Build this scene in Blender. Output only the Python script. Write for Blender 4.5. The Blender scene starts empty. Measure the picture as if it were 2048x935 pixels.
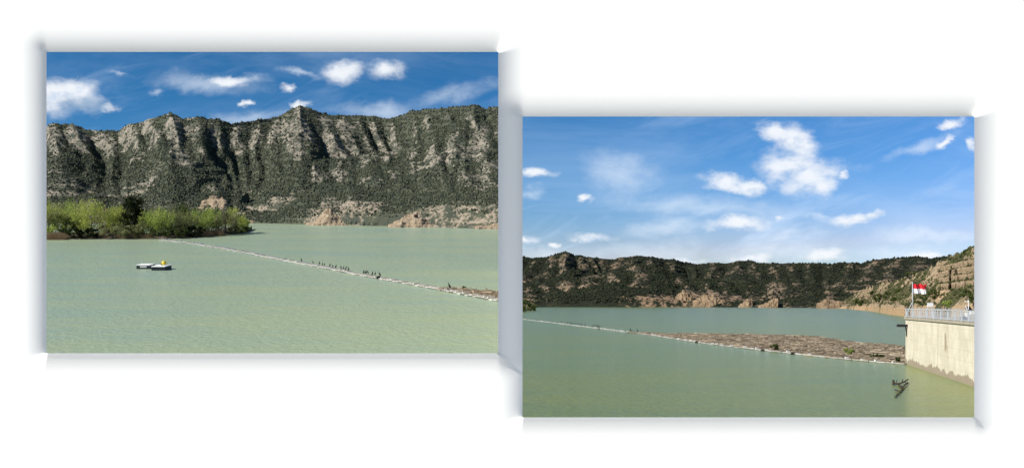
import bpy, math, random
import numpy as np
from mathutils import Vector, Matrix
random.seed(7)
rng = np.random.default_rng(7)
D = bpy.data
sc = bpy.context.scene
COL = sc.collection
R = math.radians

# ------------------------------------------------------------------ camera, sky, sun, exposure
cam = D.objects.new('camera', D.cameras.new('camera'))
COL.objects.link(cam)
cam.location = (0, 0, 0)
cam.rotation_euler = (R(90), 0, 0)
cam.data.sensor_width = 36
cam.data.lens = 2000 / 2048 * 36
cam.data.shift_y = 137.5 / 2048
cam.data.clip_start = 0.05
cam.data.clip_end = 20000
sc.camera = cam
sc.view_settings.view_transform = 'Standard'
sc.view_settings.look = 'None'
sc.view_settings.exposure = 0.62
sc.view_settings.gamma = 1
SUN_EL, SUN_AZ = 37.0, 65.0            # azimuth: to the left of straight behind the camera
to_sun = Vector((-math.sin(R(SUN_AZ)) * math.cos(R(SUN_EL)), -math.cos(R(SUN_AZ)) * math.cos(R(SUN_EL)), math.sin(R(SUN_EL))))
sun = D.objects.new('sun', D.lights.new('sun', 'SUN'))
COL.objects.link(sun)
sun.data.energy = 4.8
sun.data.angle = R(0.5)
sun.data.color = (1, 0.955, 0.88)
sun.rotation_euler = to_sun.to_track_quat('Z', 'Y').to_euler()
sun.location = (-20, -10, 30)


class NT:
    """small helper for node trees"""
    def __init__(s, tree):
        s.t = tree
        tree.nodes.clear()

    def n(s, typ, **kw):
        nd = s.t.nodes.new(typ)
        for k, v in kw.items():
            if k == 'ins':
                for i, val in v.items():
                    if isinstance(val, bpy.types.NodeSocket):
                        s.t.links.new(val, nd.inputs[i])
                    else:
                        nd.inputs[i].default_value = val
            else:
                setattr(nd, k, v)
        return nd

    def math(s, op, a, b=0.0, c=None, clamp=False):
        ins = {0: a, 1: b}
        if c is not None:
            ins[2] = c
        return s.n('ShaderNodeMath', operation=op, use_clamp=clamp, ins=ins).outputs[0]

    def vm(s, op, a, b=(0, 0, 0)):
        nd = s.n('ShaderNodeVectorMath', operation=op, ins={0: a, 1: b})
        return nd.outputs['Value'] if op in ('LENGTH', 'DOT_PRODUCT') else nd.outputs[0]

    def noise(s, vec, scale, detail=4, rough=0.55, dist=0.0):
        return s.n('ShaderNodeTexNoise', ins={'Vector': vec, 'Scale': scale, 'Detail': detail, 'Roughness': rough, 'Distortion': dist}).outputs['Fac']

    def step(s, x, lo, hi, a=0.0, b=1.0):
        return s.n('ShaderNodeMapRange', interpolation_type='SMOOTHSTEP', ins={'Value': x, 'From Min': lo, 'From Max': hi, 'To Min': a, 'To Max': b}).outputs[0]

    def mix(s, f, a, b, blend='MIX'):
        nd = s.n('ShaderNodeMix', data_type='RGBA', blend_type=blend)
        for i, v in ((0, f), (6, a), (7, b)):
            if isinstance(v, bpy.types.NodeSocket):
                s.t.links.new(v, nd.inputs[i])
            else:
                nd.inputs[i].default_value = v if i == 0 else (*v[:3], 1)
        return nd.outputs[2]

    def link(s, a, b):
        s.t.links.new(a, b)


def cu(px):
    return (px - 1024) / 2000


def cv(py):
    return (605 - py) / 2000


world = D.worlds.new('World')
sc.world = world
world.use_nodes = True
W = NT(world.node_tree)
sky = W.n('ShaderNodeTexSky', sky_type='NISHITA')
sky.sun_disc = False
sky.sun_elevation = R(SUN_EL)
sky.sun_rotation = math.atan2(to_sun.x, to_sun.y)
sky.altitude = 200
sky.air_density = 1.0
sky.dust_density = 0.3
sky.ozone_density = 2.0
# camera response: deeper blue overhead, pale at the horizon
ssep = W.n('ShaderNodeSeparateXYZ', ins={0: sky.outputs[0]})
chan = [W.math('MINIMUM', W.math('MULTIPLY', W.math('POWER', W.math('DIVIDE', ssep.outputs[i], r0), g), k), cap)
        for i, (r0, g, k, cap) in enumerate(((2.9, 2.7, 0.56, 3.8), (4.07, 1.6, 1.85, 5.3), (5.66, 1.9, 4.2, 7.2)))]
hs = W.n('ShaderNodeCombineXYZ', ins={0: chan[0], 1: chan[1], 2: chan[2]})
tc = W.n('ShaderNodeTexCoord').outputs['Generated']
sep = W.n('ShaderNodeSeparateXYZ', ins={0: tc})
ysafe = W.math('MAXIMUM', sep.outputs[1], 0.05)
uu = W.math('DIVIDE', sep.outputs[0], ysafe)
vv = W.math('DIVIDE', sep.outputs[2], ysafe)
uv = W.n('ShaderNodeCombineXYZ', ins={0: uu, 1: vv}).outputs[0]
# sky is seen in plan: stretch the noise a little along the horizon
uvs = W.vm('MULTIPLY', uv, (1, 1.5, 1))
nA = W.noise(uvs, 26, 9, 0.58)
nA2 = W.noise(W.vm('ADD', uvs, (-0.007, 0.010, 0)), 26, 6, 0.58)
nB = W.noise(uvs, 14, 6, 0.6, 0.4)
# px, py, rx, ry, angle
SOLID = [(105, 194, 60, 34, 0), (148, 188, 50, 30, 0), (178, 203, 50, 22, -20), (214, 214, 30, 10, -12),
         (683, 141, 46, 24, 0), (765, 140, 46, 23, 0), (577, 178, 22, 12, 0), (494, 207, 12, 7, 0), (600, 209, 25, 6, 0), (455, 163, 56, 12, -3),
         (1548, 262, 40, 20, -12), (1595, 285, 48, 38, -30), (1580, 330, 72, 44, 0), (1620, 352, 74, 42, 0), (1650, 368, 34, 22, 0),
         (1455, 366, 58, 17, -14), (1500, 374, 34, 17, 0), (1175, 393, 18, 9, 0), (1072, 349, 42, 11, -5), (1472, 447, 72, 18, 0),
         (1715, 440, 42, 14, 10), (1745, 428, 28, 10, 10), (1187, 475, 46, 12, 0), (1110, 486, 13, 7, 0), (1058, 477, 26, 9, 0), (1650, 509, 54, 16, 0),
         (1850, 509, 40, 11, 0), (1505, 517, 50, 12, 0), (1687, 350, 12, 9, 0), (1900, 245, 30, 12, 10), (1893, 283, 20, 9, 25), (1946, 294, 10, 18, 0), (1380, 520, 34, 9, 0), (1560, 438, 14, 8, 0)]
SOFT = [(405, 168, 150, 26, -6), (238, 146, 30, 7, 0), (500, 238, 110, 22, 6), (900, 190, 130, 26, 16), (770, 222, 130, 26, 0), (600, 145, 50, 9, -8), (310, 184, 18, 9, 0), (480, 162, 70, 16, 0),
        (1840, 292, 130, 17, 20), (1240, 350, 110, 44, -15), (1330, 455, 110, 22, 8), (1560, 500, 200, 30, 4), (1290, 505, 220, 32, 0), (1400, 415, 220, 30, -4), (1100, 505, 120, 22, 0), (1850, 470, 150, 18, -4), (1060, 384, 40, 16, 0), (1580, 470, 90, 16, 6), (1640, 436, 40, 9, 0), (1790, 505, 130, 20, 0)]


wn = W.n('ShaderNodeTexNoise', ins={'Vector': uvs, 'Scale': 30, 'Detail': 9, 'Roughness': 0.62}).outputs['Color']
uvw = W.vm('ADD', uv, W.vm('MULTIPLY', W.vm('SUBTRACT', wn, (0.5, 0.5, 0.5)), (0.034, 0.024, 0)))


def field(lst):
    acc = None
    for (px, py, rx, ry, ang) in lst:
        d = W.vm('SUBTRACT', uvw, (cu(px), cv(py), 0))
        if ang:
            d = W.n('ShaderNodeVectorRotate', rotation_type='Z_AXIS', ins={'Vector': d, 'Angle': -R(ang)}).outputs[0]
        d = W.vm('MULTIPLY', d, (2000 / rx, 2000 / ry, 0))
        l = W.vm('LENGTH', d)
        acc = l if acc is None else W.math('SMOOTH_MIN', acc, l, 0.25)
    return W.math('SUBTRACT', 1.0, acc)


front = W.step(sep.outputs[1], 0.25, 0.5)
fs = W.math('ADD', field(SOLID), W.math('MULTIPLY', W.math('SUBTRACT', nA, 0.5), 1.6))
solid = W.math('MULTIPLY', W.step(fs, -0.22, 0.85, 0, 0.92), front)
ff = W.math('ADD', field(SOFT), W.math('MULTIPLY', W.math('SUBTRACT', nB, 0.5), 2.2))
soft = W.math('MULTIPLY', W.step(ff, -0.1, 1.3), front)
# thin high veil over the whole sky, thicker near the horizon
dirn = W.vm('MULTIPLY', tc, (1, 1, 3.5))
veil = W.step(W.noise(dirn, 3.2, 9, 0.62, 0.6), 0.42, 0.85)
stv = W.vm('MULTIPLY', W.n('ShaderNodeVectorRotate', rotation_type='Z_AXIS', ins={'Vector': uv, 'Angle': -0.3}).outputs[0], (1, 4.5, 1))
strk = W.math('MULTIPLY', W.step(W.noise(stv, 5.5, 9, 0.66, 0.8), 0.44, 0.78, 0, 0.9), front)
veil = W.math('MAXIMUM', veil, strk)
lowv = W.step(sep.outputs[2], 0.13, 0.03)
veil = W.math('MULTIPLY', veil, W.math('ADD', 0.26, W.math('MULTIPLY', lowv, 0.62)))
CW = (7.3, 7.5, 7.8)
col = W.mix(veil, hs.outputs[0], (5.0, 6.3, 8.2))
col = W.mix(W.math('MULTIPLY', soft, 0.5), col, (6.6, 7.3, 8.1))
lit = W.step(W.math('SUBTRACT', nA2, nA), -0.04, 0.16)
ccol = W.mix(lit, (CW), (5.4, 6.1, 7.1))
base = W.vm('LENGTH', W.vm('MULTIPLY', W.vm('SUBTRACT', uvw, (cu(168), cv(216), 0)), (2000 / 62, 2000 / 26, 0)))
ccol = W.mix(W.step(base, 1.2, 0.4, 0, 0.85), ccol, (2.2, 3.2, 4.6))
col = W.mix(solid, col, ccol)
bg = W.n('ShaderNodeBackground', ins={'Strength': 0.085})
W.link(col, bg.inputs[0])
wo = W.n('ShaderNodeOutputWorld')
W.link(bg.outputs[0], wo.inputs[0])

# ------------------------------------------------------------------ helpers
def tag(o, label=None, cat=None, group=None, kind=None):
    if label: o['label'] = label
    if cat: o['category'] = cat
    if group: o['group'] = group
    if kind: o['kind'] = kind
    return o


def mesh_np(name, V, F, mat=None, attrs=None, smooth=True, mats=None, fm=None):
    """V (n,3); F (m,k) one face size"""
    V = np.asarray(V, dtype=np.float32)
    F = np.asarray(F, dtype=np.int32)
    me = D.meshes.new(name)
    me.vertices.add(len(V))
    me.vertices.foreach_set('co', V.ravel())
    m, k = F.shape
    me.loops.add(m * k)
    me.loops.foreach_set('vertex_index', F.ravel())
    me.polygons.add(m)
    me.polygons.foreach_set('loop_start', np.arange(0, m * k, k, dtype=np.int32))
    me.polygons.foreach_set('loop_total', np.full(m, k, dtype=np.int32))
    me.polygons.foreach_set('use_smooth', np.full(m, smooth, dtype=bool))
    if mat: me.materials.append(mat)
    if attrs:
        for an, arr in attrs.items():
            a = me.attributes.new(an, 'FLOAT', 'POINT')
            a.data.foreach_set('value', np.asarray(arr, dtype=np.float32).ravel())
    me.update(calc_edges=True)
    return me


def link(name, me, parent=None, M=None):
    o = D.objects.new(name, me)
    COL.objects.link(o)
    if parent: o.parent = parent
    if M is not None: o.matrix_basis = M
    return o


class MB:
    """collect simple shapes into one mesh"""
    def __init__(s):
        s.v = []
        s.f = []

    def add(s, vs, fs):
        b = len(s.v)
        s.v += [tuple(v) for v in vs]
        s.f += [tuple(b + i for i in f) for f in fs]

    def box(s, c, h, M=None):
        cx, cy, cz = c
        hx, hy, hz = h
        vs = [Vector((cx + sx * hx, cy + sy * hy, cz + sz * hz)) for sx in (-1, 1) for sy in (-1, 1) for sz in (-1, 1)]
        if M is not None: vs = [M @ v for v in vs]
        s.add(vs, [(0, 1, 3, 2), (4, 6, 7, 5), (0, 4, 5, 1), (2, 3, 7, 6), (0, 2, 6, 4), (1, 5, 7, 3)])

    def tube(s, pts, rad, n=6, cap=True):
        pts = [Vector(p) for p in pts]
        if not hasattr(rad, '__len__'): rad = [rad] * len(pts)
        rings = []
        for i, p in enumerate(pts):
            t = (pts[min(i + 1, len(pts) - 1)] - pts[max(i - 1, 0)]).normalized()
            a = t.orthogonal().normalized() if i == 0 else (rings[-1][0] - t * rings[-1][0].dot(t)).normalized()
            b = t.cross(a)
            rings.append((a, b))
        vs, fs = [], []
        for (a, b), p, r in zip(rings, pts, rad):
            for k in range(n):
                w = 2 * math.pi * k / n
                vs.append(p + a * math.cos(w) * r + b * math.sin(w) * r)
        for i in range(len(pts) - 1):
            for k in range(n):
                fs.append((i * n + k, i * n + (k + 1) % n, (i + 1) * n + (k + 1) % n, (i + 1) * n + k))
        if cap:
            fs.append(tuple(range(n))[::-1])
            fs.append(tuple(range((len(pts) - 1) * n, len(pts) * n)))
        s.add(vs, fs)

    def ball(s, c, r, nu=10, nv=6):
        if not hasattr(r, '__len__'): r = (r, r, r)
        vs, fs = [], []
        for j in range(nv + 1):
            ph = math.pi * j / nv
            for i in range(nu):
                th = 2 * math.pi * i / nu
                vs.append((c[0] + r[0] * math.sin(ph) * math.cos(th), c[1] + r[1] * math.sin(ph) * math.sin(th), c[2] + r[2] * math.cos(ph)))
        for j in range(nv):
            for i in range(nu):
                fs.append((j * nu + i, (j + 1) * nu + i, (j + 1) * nu + (i + 1) % nu, j * nu + (i + 1) % nu))
        s.add(vs, fs)

    def mesh(s, name, mat, smooth=False):
        me = D.meshes.new(name)
        me.from_pydata([tuple(v) for v in s.v], [], s.f)
        if mat: me.materials.append(mat)
        if smooth: me.polygons.foreach_set('use_smooth', [True] * len(me.polygons))
        me.update()
        return me

    def build(s, name, mat, parent=None, smooth=False, M=None):
        return link(name, s.mesh(name, mat, smooth), parent, M)


def empty(name, M, label, cat, group=None):
    o = D.objects.new(name, None)
    o.empty_display_size = 0.2
    COL.objects.link(o)
    o.matrix_basis = M
    return tag(o, label, cat, group)


def copy_tree(o, M):
    c = o.copy()
    COL.objects.link(c)
    c.matrix_basis = M
    for ch in [x for x in D.objects if x.parent == o]:
        k = ch.copy()
        COL.objects.link(k)
        k.parent = c
        for g in [x for x in D.objects if x.parent == ch]:
            q = g.copy()
            COL.objects.link(q)
            q.parent = k
    return c


# ---- numpy value noise
def _hash(ix, iy, seed):
    h = (ix.astype(np.int64) * 374761393 + iy.astype(np.int64) * 668265263 + seed * 974711) & 0xFFFFFFFF
    h = ((h ^ (h >> 13)) * 1274126177) & 0xFFFFFFFF
    return ((h ^ (h >> 16)) & 0xFFFFFF) / float(0xFFFFFF)


def vnoise(x, y, seed=0):
    ix, iy = np.floor(x), np.floor(y)
    fx, fy = x - ix, y - iy
    fx = fx * fx * fx * (fx * (fx * 6 - 15) + 10)
    fy = fy * fy * fy * (fy * (fy * 6 - 15) + 10)
    a, b = _hash(ix, iy, seed), _hash(ix + 1, iy, seed)
    c, d = _hash(ix, iy + 1, seed), _hash(ix + 1, iy + 1, seed)
    return (a + (b - a) * fx) * (1 - fy) + (c + (d - c) * fx) * fy


def fbm(x, y, oct=5, seed=0, gain=0.5):
    s, a, n = 0, 1, 0
    for i in range(oct):
        s = s + a * vnoise(x * 2 ** i + 17.3 * i, y * 2 ** i - 9.1 * i, seed + i)
        n += a
        a *= gain
    return s / n


def ridged(x, y, oct=5, seed=0, gain=0.5):
    s, a, n = 0, 1, 0
    for i in range(oct):
        s = s + a * (1 - np.abs(2 * vnoise(x * 2 ** i + 17.3 * i, y * 2 ** i - 9.1 * i, seed + i) - 1))
        n += a
        a *= gain
    return s / n


def sstep(x, a, b):
    t = np.clip((x - a) / (b - a), 0, 1)
    return t * t * (3 - 2 * t)


def grid_faces(ny, nx):
    i = np.arange(ny - 1)[:, None] * nx + np.arange(nx - 1)[None, :]
    return np.stack([i, i + 1, i + nx + 1, i + nx], -1).reshape(-1, 4)


# ------------------------------------------------------------------ materials
def principled(name, build, rough=0.8, spec=0.3):
    m = D.materials.new(name)
    m.use_nodes = True
    t = NT(m.node_tree)
    out = t.n('ShaderNodeOutputMaterial')
    b = t.n('ShaderNodeBsdfPrincipled', ins={'Roughness': rough, 'Specular IOR Level': spec})
    t.link(b.outputs[0], out.inputs[0])
    r = build(t, b)
    if r is not None:
        if isinstance(r, bpy.types.NodeSocket):
            t.link(r, b.inputs['Base Color'])
        else:
            b.inputs['Base Color'].default_value = (*r, 1)
    return m


def bump(t, b, h, strength=0.3, dist=0.05):
    n = t.n('ShaderNodeBump', ins={'Height': h, 'Strength': strength, 'Distance': dist})
    t.link(n.outputs[0], b.inputs['Normal'])


def plain(name, c, var=0.25, scale=8.0, rough=0.8, spec=0.3):
    def f(t, b):
        co = t.n('ShaderNodeTexCoord').outputs['Object']
        n = t.noise(co, scale, 5, 0.6)
        return t.mix(t.step(n, 0.3, 0.7), tuple(x * (1 - var) for x in c), tuple(min(1, x * (1 + var)) for x in c))
    return principled(name, f, rough, spec)


def attr(t, name):
    return t.n('ShaderNodeAttribute', attribute_name=name).outputs['Fac']


def hill_mat(name, k, rocks, vegs):
    """k: noise frequency per metre (fine grain)"""
    def f(t, b):
        co = t.n('ShaderNodeTexCoord').outputs['Object']
        rk = attr(t, 'rock')
        n1 = t.noise(co, k, 6, 0.65)
        n2 = t.noise(co, k * 0.22, 4, 0.6)
        n3 = t.noise(co, k * 2.6, 3, 0.6)
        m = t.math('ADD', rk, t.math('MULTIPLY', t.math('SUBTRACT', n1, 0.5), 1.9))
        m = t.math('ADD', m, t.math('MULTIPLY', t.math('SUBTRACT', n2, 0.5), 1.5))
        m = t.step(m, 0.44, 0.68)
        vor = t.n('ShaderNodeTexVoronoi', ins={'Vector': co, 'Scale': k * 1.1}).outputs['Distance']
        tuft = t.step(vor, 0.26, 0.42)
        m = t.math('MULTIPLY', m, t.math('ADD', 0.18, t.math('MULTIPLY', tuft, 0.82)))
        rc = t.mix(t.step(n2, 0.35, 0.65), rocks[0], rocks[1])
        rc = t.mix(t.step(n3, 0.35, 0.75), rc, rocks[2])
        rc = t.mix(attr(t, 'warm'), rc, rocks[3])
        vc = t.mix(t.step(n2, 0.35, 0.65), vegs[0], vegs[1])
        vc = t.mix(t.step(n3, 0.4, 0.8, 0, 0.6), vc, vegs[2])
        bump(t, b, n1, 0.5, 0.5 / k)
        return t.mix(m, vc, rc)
    return principled(name, f, 0.95, 0.1)


ROCKS = ((0.14, 0.124, 0.10), (0.22, 0.195, 0.158), (0.30, 0.268, 0.215), (0.36, 0.26, 0.165))
M_hillL = hill_mat('hill_scrub_near', 7.0, ROCKS, ((0.044, 0.054, 0.042), (0.066, 0.074, 0.048), (0.115, 0.108, 0.066)))
M_hillR = hill_mat('hill_scrub_far', 0.13, ((0.10, 0.075, 0.052), (0.165, 0.118, 0.078), (0.23, 0.17, 0.115), (0.34, 0.21, 0.12)),
                   ((0.012, 0.016, 0.011), (0.022, 0.026, 0.015), (0.040, 0.039, 0.022)))


def rock_mat(name, k, c0, c1, c2, band=1.0):
    def f(t, b):
        co = t.n('ShaderNodeTexCoord').outputs['Object']
        w = t.noise(co, k * 0.3, 4, 0.6)
        sx = t.n('ShaderNodeSeparateXYZ', ins={0: co})
        zb = t.math('ADD', t.math('MULTIPLY', sx.outputs[2], k * 2.2 * band), t.math('MULTIPLY', w, 1.6))
        lay = t.noise(t.n('ShaderNodeCombineXYZ', ins={2: zb}).outputs[0], 1.5, 3, 0.7)
        n1 = t.noise(co, k * 1.6, 6, 0.65)
        c = t.mix(t.step(lay, 0.35, 0.65), c0, c1)
        c = t.mix(t.step(n1, 0.4, 0.7), c, c2)
        c = t.mix(t.step(t.noise(co, k * 3.5, 4, 0.65), 0.50, 0.64, 0, 0.75), c, (0.075, 0.065, 0.04))
        bump(t, b, t.math('ADD', n1, lay), 0.9, 0.5 / k)
        return c
    return principled(name, f, 0.95, 0.1)


M_rockL = rock_mat('pinkish_tan_rock', 5.0, (0.26, 0.195, 0.13), (0.34, 0.26, 0.175), (0.40, 0.325, 0.235))
M_rockR = rock_mat('ochre_rock', 0.12, (0.20, 0.135, 0.078), (0.30, 0.21, 0.125), (0.36, 0.27, 0.175))


def cliff_mat():
    def f(t, b):
        co = t.n('ShaderNodeTexCoord').outputs['Object']
        k = 0.35
        rk, warm, crack = attr(t, 'rock'), attr(t, 'warm'), attr(t, 'crack')
        n1 = t.noise(co, k, 7, 0.68)
        n2 = t.noise(co, k * 0.2, 4, 0.6)
        sx = t.n('ShaderNodeSeparateXYZ', ins={0: co})
        zb = t.math('ADD', t.math('MULTIPLY', sx.outputs[2], 0.55), t.math('MULTIPLY', n2, 2.0))
        lay = t.noise(t.n('ShaderNodeCombineXYZ', ins={2: zb}).outputs[0], 1.5, 3, 0.7)
        c = t.mix(t.step(lay, 0.35, 0.65), (0.24, 0.17, 0.10), (0.38, 0.285, 0.175))
        c = t.mix(t.step(n1, 0.42, 0.7), c, (0.46, 0.36, 0.24))
        c = t.mix(warm, c, (0.45, 0.30, 0.165))
        c = t.mix(t.step(t.noise(co, k * 2.2, 5, 0.7), 0.50, 0.66, 0, 0.6), c, (0.16, 0.115, 0.07))
        m = t.math('ADD', rk, t.math('MULTIPLY', t.math('SUBTRACT', n1, 0.5), 1.6))
        m = t.step(m, 0.40, 0.56)
        v = t.mix(t.step(n2, 0.4, 0.6), (0.045, 0.05, 0.02), (0.10, 0.09, 0.045))
        c = t.mix(m, v, c)
        c = t.mix(t.math('MULTIPLY', crack, 0.55), c, (0.13, 0.09, 0.055))
        bump(t, b, t.math('ADD', n1, lay), 1.0, 1.5)
        return c
    return principled('layered_sandstone', f, 0.95, 0.1)


M_cliff = cliff_mat()


def shrub_mat(name, a, b_, c_):
    def f(t, b):
        v = attr(t, 'tint')
        col = t.mix(t.step(v, 0.0, 0.6), a, b_)
        return t.mix(t.step(v, 0.6, 1.0), col, c_)
    return principled(name, f, 0.9, 0.1)


M_shrubL = shrub_mat('hill_shrub_leaf', (0.034, 0.042, 0.032), (0.055, 0.064, 0.042), (0.092, 0.096, 0.058))
M_shrubR = shrub_mat('far_shrub_leaf', (0.010, 0.014, 0.008), (0.018, 0.023, 0.012), (0.038, 0.038, 0.02))
M_shrubC = shrub_mat('cliff_shrub_leaf', (0.03, 0.036, 0.014), (0.05, 0.055, 0.02), (0.09, 0.09, 0.035))


def water_mat(name, c_a, c_b, c_c, k, rough, bstr, bdist):
    def f(t, b):
        co = t.n('ShaderNodeTexCoord').outputs['Object']
        st = t.vm('MULTIPLY', co, (0.6, 1.0, 1.0))
        big = t.noise(t.vm('MULTIPLY', co, (0.35, 1.0, 1)), k * 0.035, 4, 0.55)
        mid = t.noise(t.vm('MULTIPLY', co, (0.3, 1.0, 1)), k * 0.2, 4, 0.6)
        w1 = t.noise(st, k, 3, 0.6, 0.5)
        w2 = t.noise(st, k * 2.7, 3, 0.6)
        c = t.mix(t.step(big, 0.35, 0.65), c_a, c_b)
        c = t.mix(t.step(mid, 0.35, 0.75, 0, 0.6), c, c_c)
        h = t.math('ADD', w1, t.math('MULTIPLY', w2, 0.45))
        bump(t, b, h, bstr, bdist)
        b.inputs['IOR'].default_value = 1.33
        b.inputs['Specular IOR Level'].default_value = 0.4
        return c
    return principled(name, f, rough, 0.5)


M_waterL = water_mat('pale_green_water', (0.29, 0.36, 0.245), (0.255, 0.34, 0.26), (0.33, 0.38, 0.215), 14.0, 0.22, 0.85, 0.026)
M_waterR = water_mat('olive_green_water', (0.165, 0.205, 0.052), (0.145, 0.20, 0.07), (0.20, 0.225, 0.045), 1.5, 0.16, 0.9, 0.32)


def concrete_mat():
    def f(t, b):
        co = t.n('ShaderNodeTexCoord').outputs['Object']
        sx = t.n('ShaderNodeSeparateXYZ', ins={0: co})
        z = sx.outputs[2]
        n1 = t.noise(co, 0.5, 6, 0.6)
        n2 = t.noise(co, 3.0, 4, 0.6)
        c = t.mix(t.step(n1, 0.35, 0.7), (0.50, 0.45, 0.34), (0.60, 0.545, 0.43))
        c = t.mix(t.step(n2, 0.5, 0.8, 0, 0.25), c, (0.33, 0.28, 0.2))
        # pour lines of the formwork
        ln = t.math('ABSOLUTE', t.math('SUBTRACT', t.math('FRACT', t.math('MULTIPLY', z, 0.95)), 0.5))
        c = t.mix(t.step(ln, 0.04, 0.0, 0, 0.30), c, (0.30, 0.26, 0.19))
        # brown runs of rust and damp
        drip = t.noise(t.vm('MULTIPLY', co, (0.42, 0.42, 0.035)), 1.0, 3, 0.6)
        drip = t.math('MULTIPLY', t.step(drip, 0.57, 0.72), t.step(n1, 0.42, 0.58))
        c = t.mix(t.math('MULTIPLY', drip, 0.75), c, (0.20, 0.14, 0.075))
        # tide mark with an uneven top
        top = t.math('ADD', -7.35, t.math('MULTIPLY', t.math('SUBTRACT', t.noise(t.vm('MULTIPLY', co, (1, 1, 0.1)), 0.35, 4, 0.7), 0.5), 2.4))
        tide = t.step(t.math('SUBTRACT', z, top), 0.12, -0.05)
        c = t.mix(t.math('MULTIPLY', tide, 0.8), c, (0.21, 0.165, 0.11))
        bump(t, b, t.math('ADD', n2, t.step(ln, 0.04, 0.0, 0, -0.6)), 0.3, 0.05)
        return c
    return principled('weathered_concrete', f, 0.9, 0.2)


M_conc = concrete_mat()
M_cap = plain('kerb_concrete', (0.33, 0.29, 0.22), 0.2, 2.0)
M_plaster = principled('white_plaster', lambda t, b: (0.88, 0.875, 0.83), 0.9, 0.1)
M_terrace = plain('bounce_paving', (0.55, 0.54, 0.52), 0.08, 2.0)
M_galv = plain('galvanised_steel', (0.42, 0.44, 0.46), 0.12, 6.0, 0.5, 0.5)
M_dark = plain('dark_metal', (0.012, 0.012, 0.014), 0.2, 3.0, 0.5)
M_white = plain('white_paint', (0.78, 0.78, 0.76), 0.05, 3.0, 0.5)
M_red = plain('red_cloth', (0.60, 0.02, 0.03), 0.1, 3.0, 0.8)
M_flagw = plain('white_cloth', (0.80, 0.79, 0.78), 0.04, 3.0, 0.8)
M_blue = plain('dark_blue_paint', (0.03, 0.05, 0.10), 0.2, 3.0, 0.5)
M_float = plain('bleached_float', (0.38, 0.37, 0.33), 0.25, 2.5, 0.8)
M_rib = plain('weathered_white', (0.60, 0.59, 0.55), 0.12, 3.0, 0.7)
M_float2 = plain('stained_float', (0.30, 0.285, 0.24), 0.3, 3.0, 0.8)
M_skirt = plain('dark_rubber', (0.035, 0.035, 0.028), 0.3, 3.0, 0.7)
M_raft = plain('raft_dark_side', (0.012, 0.02, 0.03), 0.3, 8.0, 0.6)
M_rafttop = plain('raft_white_deck', (0.72, 0.72, 0.70), 0.06, 8.0, 0.6)
M_yellow = plain('yellow_paint', (0.62, 0.48, 0.03), 0.1, 8.0, 0.4, 0.5)
M_bird = plain('black_feathers', (0.010, 0.011, 0.012), 0.3, 30.0, 0.6)
M_beak = plain('horn', (0.20, 0.15, 0.06), 0.1, 30.0, 0.5)
M_bark = plain('grey_bark', (0.13, 0.105, 0.08), 0.3, 20.0)
M_pink = plain('pinkish_bark', (0.30, 0.19, 0.15), 0.2, 20.0)
M_debris = principled('driftwood_litter', lambda t, b: t.mix(t.step(attr(t, 'tint'), 0.2, 0.9), (0.115, 0.09, 0.062), (0.31, 0.255, 0.18)), 0.95, 0.1)


def debris_bed(t, b):
    co = t.n('ShaderNodeTexCoord').outputs['Object']
    n = t.noise(t.vm('MULTIPLY', co, (0.5, 1.0, 1)), 0.9, 7, 0.7)
    bump(t, b, n, 0.8, 0.2)
    return t.mix(t.step(n, 0.35, 0.65), (0.10, 0.076, 0.050), (0.25, 0.195, 0.13))


M_bed = principled('litter_bed', debris_bed, 0.95, 0.1)
M_soil = plain('muddy_bank', (0.055, 0.045, 0.028), 0.4, 9.0)
M_bedrock = plain('bedrock', (0.20, 0.17, 0.13), 0.3, 1.0)

# ------------------------------------------------------------------ added floor and stand-in white wall with its two openings
WY = 6.5


def opening(px0, py0, px1, py1):
    return (cu(px0) * WY, cv(py1) * WY, cu(px1) * WY, cv(py0) * WY)   # x0 z0 x1 z1


OPEN = [opening(93, 104, 996.5, 705.5), opening(1045, 233, 1948.5, 833.5)]
HALO = 58 / 2000 * WY
SL, KB, KT = 0.44, 1.5, 1.2


def axis(lo, hi, marks, fine, coarse):
    s = {lo, hi}
    for m in marks:
        for k in range(-26, 27):
            v = m + k * fine
            if lo < v < hi: s.add(v)
    v = lo
    while v < hi:
        s.add(v)
        v += coarse
    s = sorted(s)
    out = [s[0]]
    ms = sorted(marks)
    for v in s[1:]:
        if v - out[-1] < fine * 0.45:
            if v in marks: out[-1] = v
            continue
        out.append(v)
    return np.array(out)


X = axis(-5.4, 5.4, [o[i] for o in OPEN for i in (0, 2)], 0.0065, 0.12)
Z = axis(-1.62, 2.15, [o[i] for o in OPEN for i in (1, 3)], 0.0065, 0.12)
gx, gz = np.meshgrid(X, Z)
dep = np.zeros_like(gx)
for (x0, z0, x1, z1) in OPEN:
    dx = np.where(gx < x0, gx - x0, np.where(gx > x1, gx - x1, 0))
    dz = np.where(gz < z0, gz - z0, np.where(gz > z1, gz - z1, 0))
    s = np.sqrt(dx * dx + dz * dz)
    sn = np.maximum(s, 1e-6)
    # made-up relief, dished to shade a halo: proud right/below, sunk left/above
    cxx = np.clip((gx - x0) / HALO, -1, 0) + np.clip((gx - x1) / HALO + 0, 0, 1)
    sgn = np.sign(dx) * (dx / sn) ** 2 - np.sign(dz) * (dz / sn) ** 2 * np.where(dz < 0, KB, KT)
    t = np.clip(s / HALO, 0, 1)
    f = SL * HALO * (1 - t) ** 2.4 / 2.4
    dep += sgn * f * (s > 0)
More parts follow.
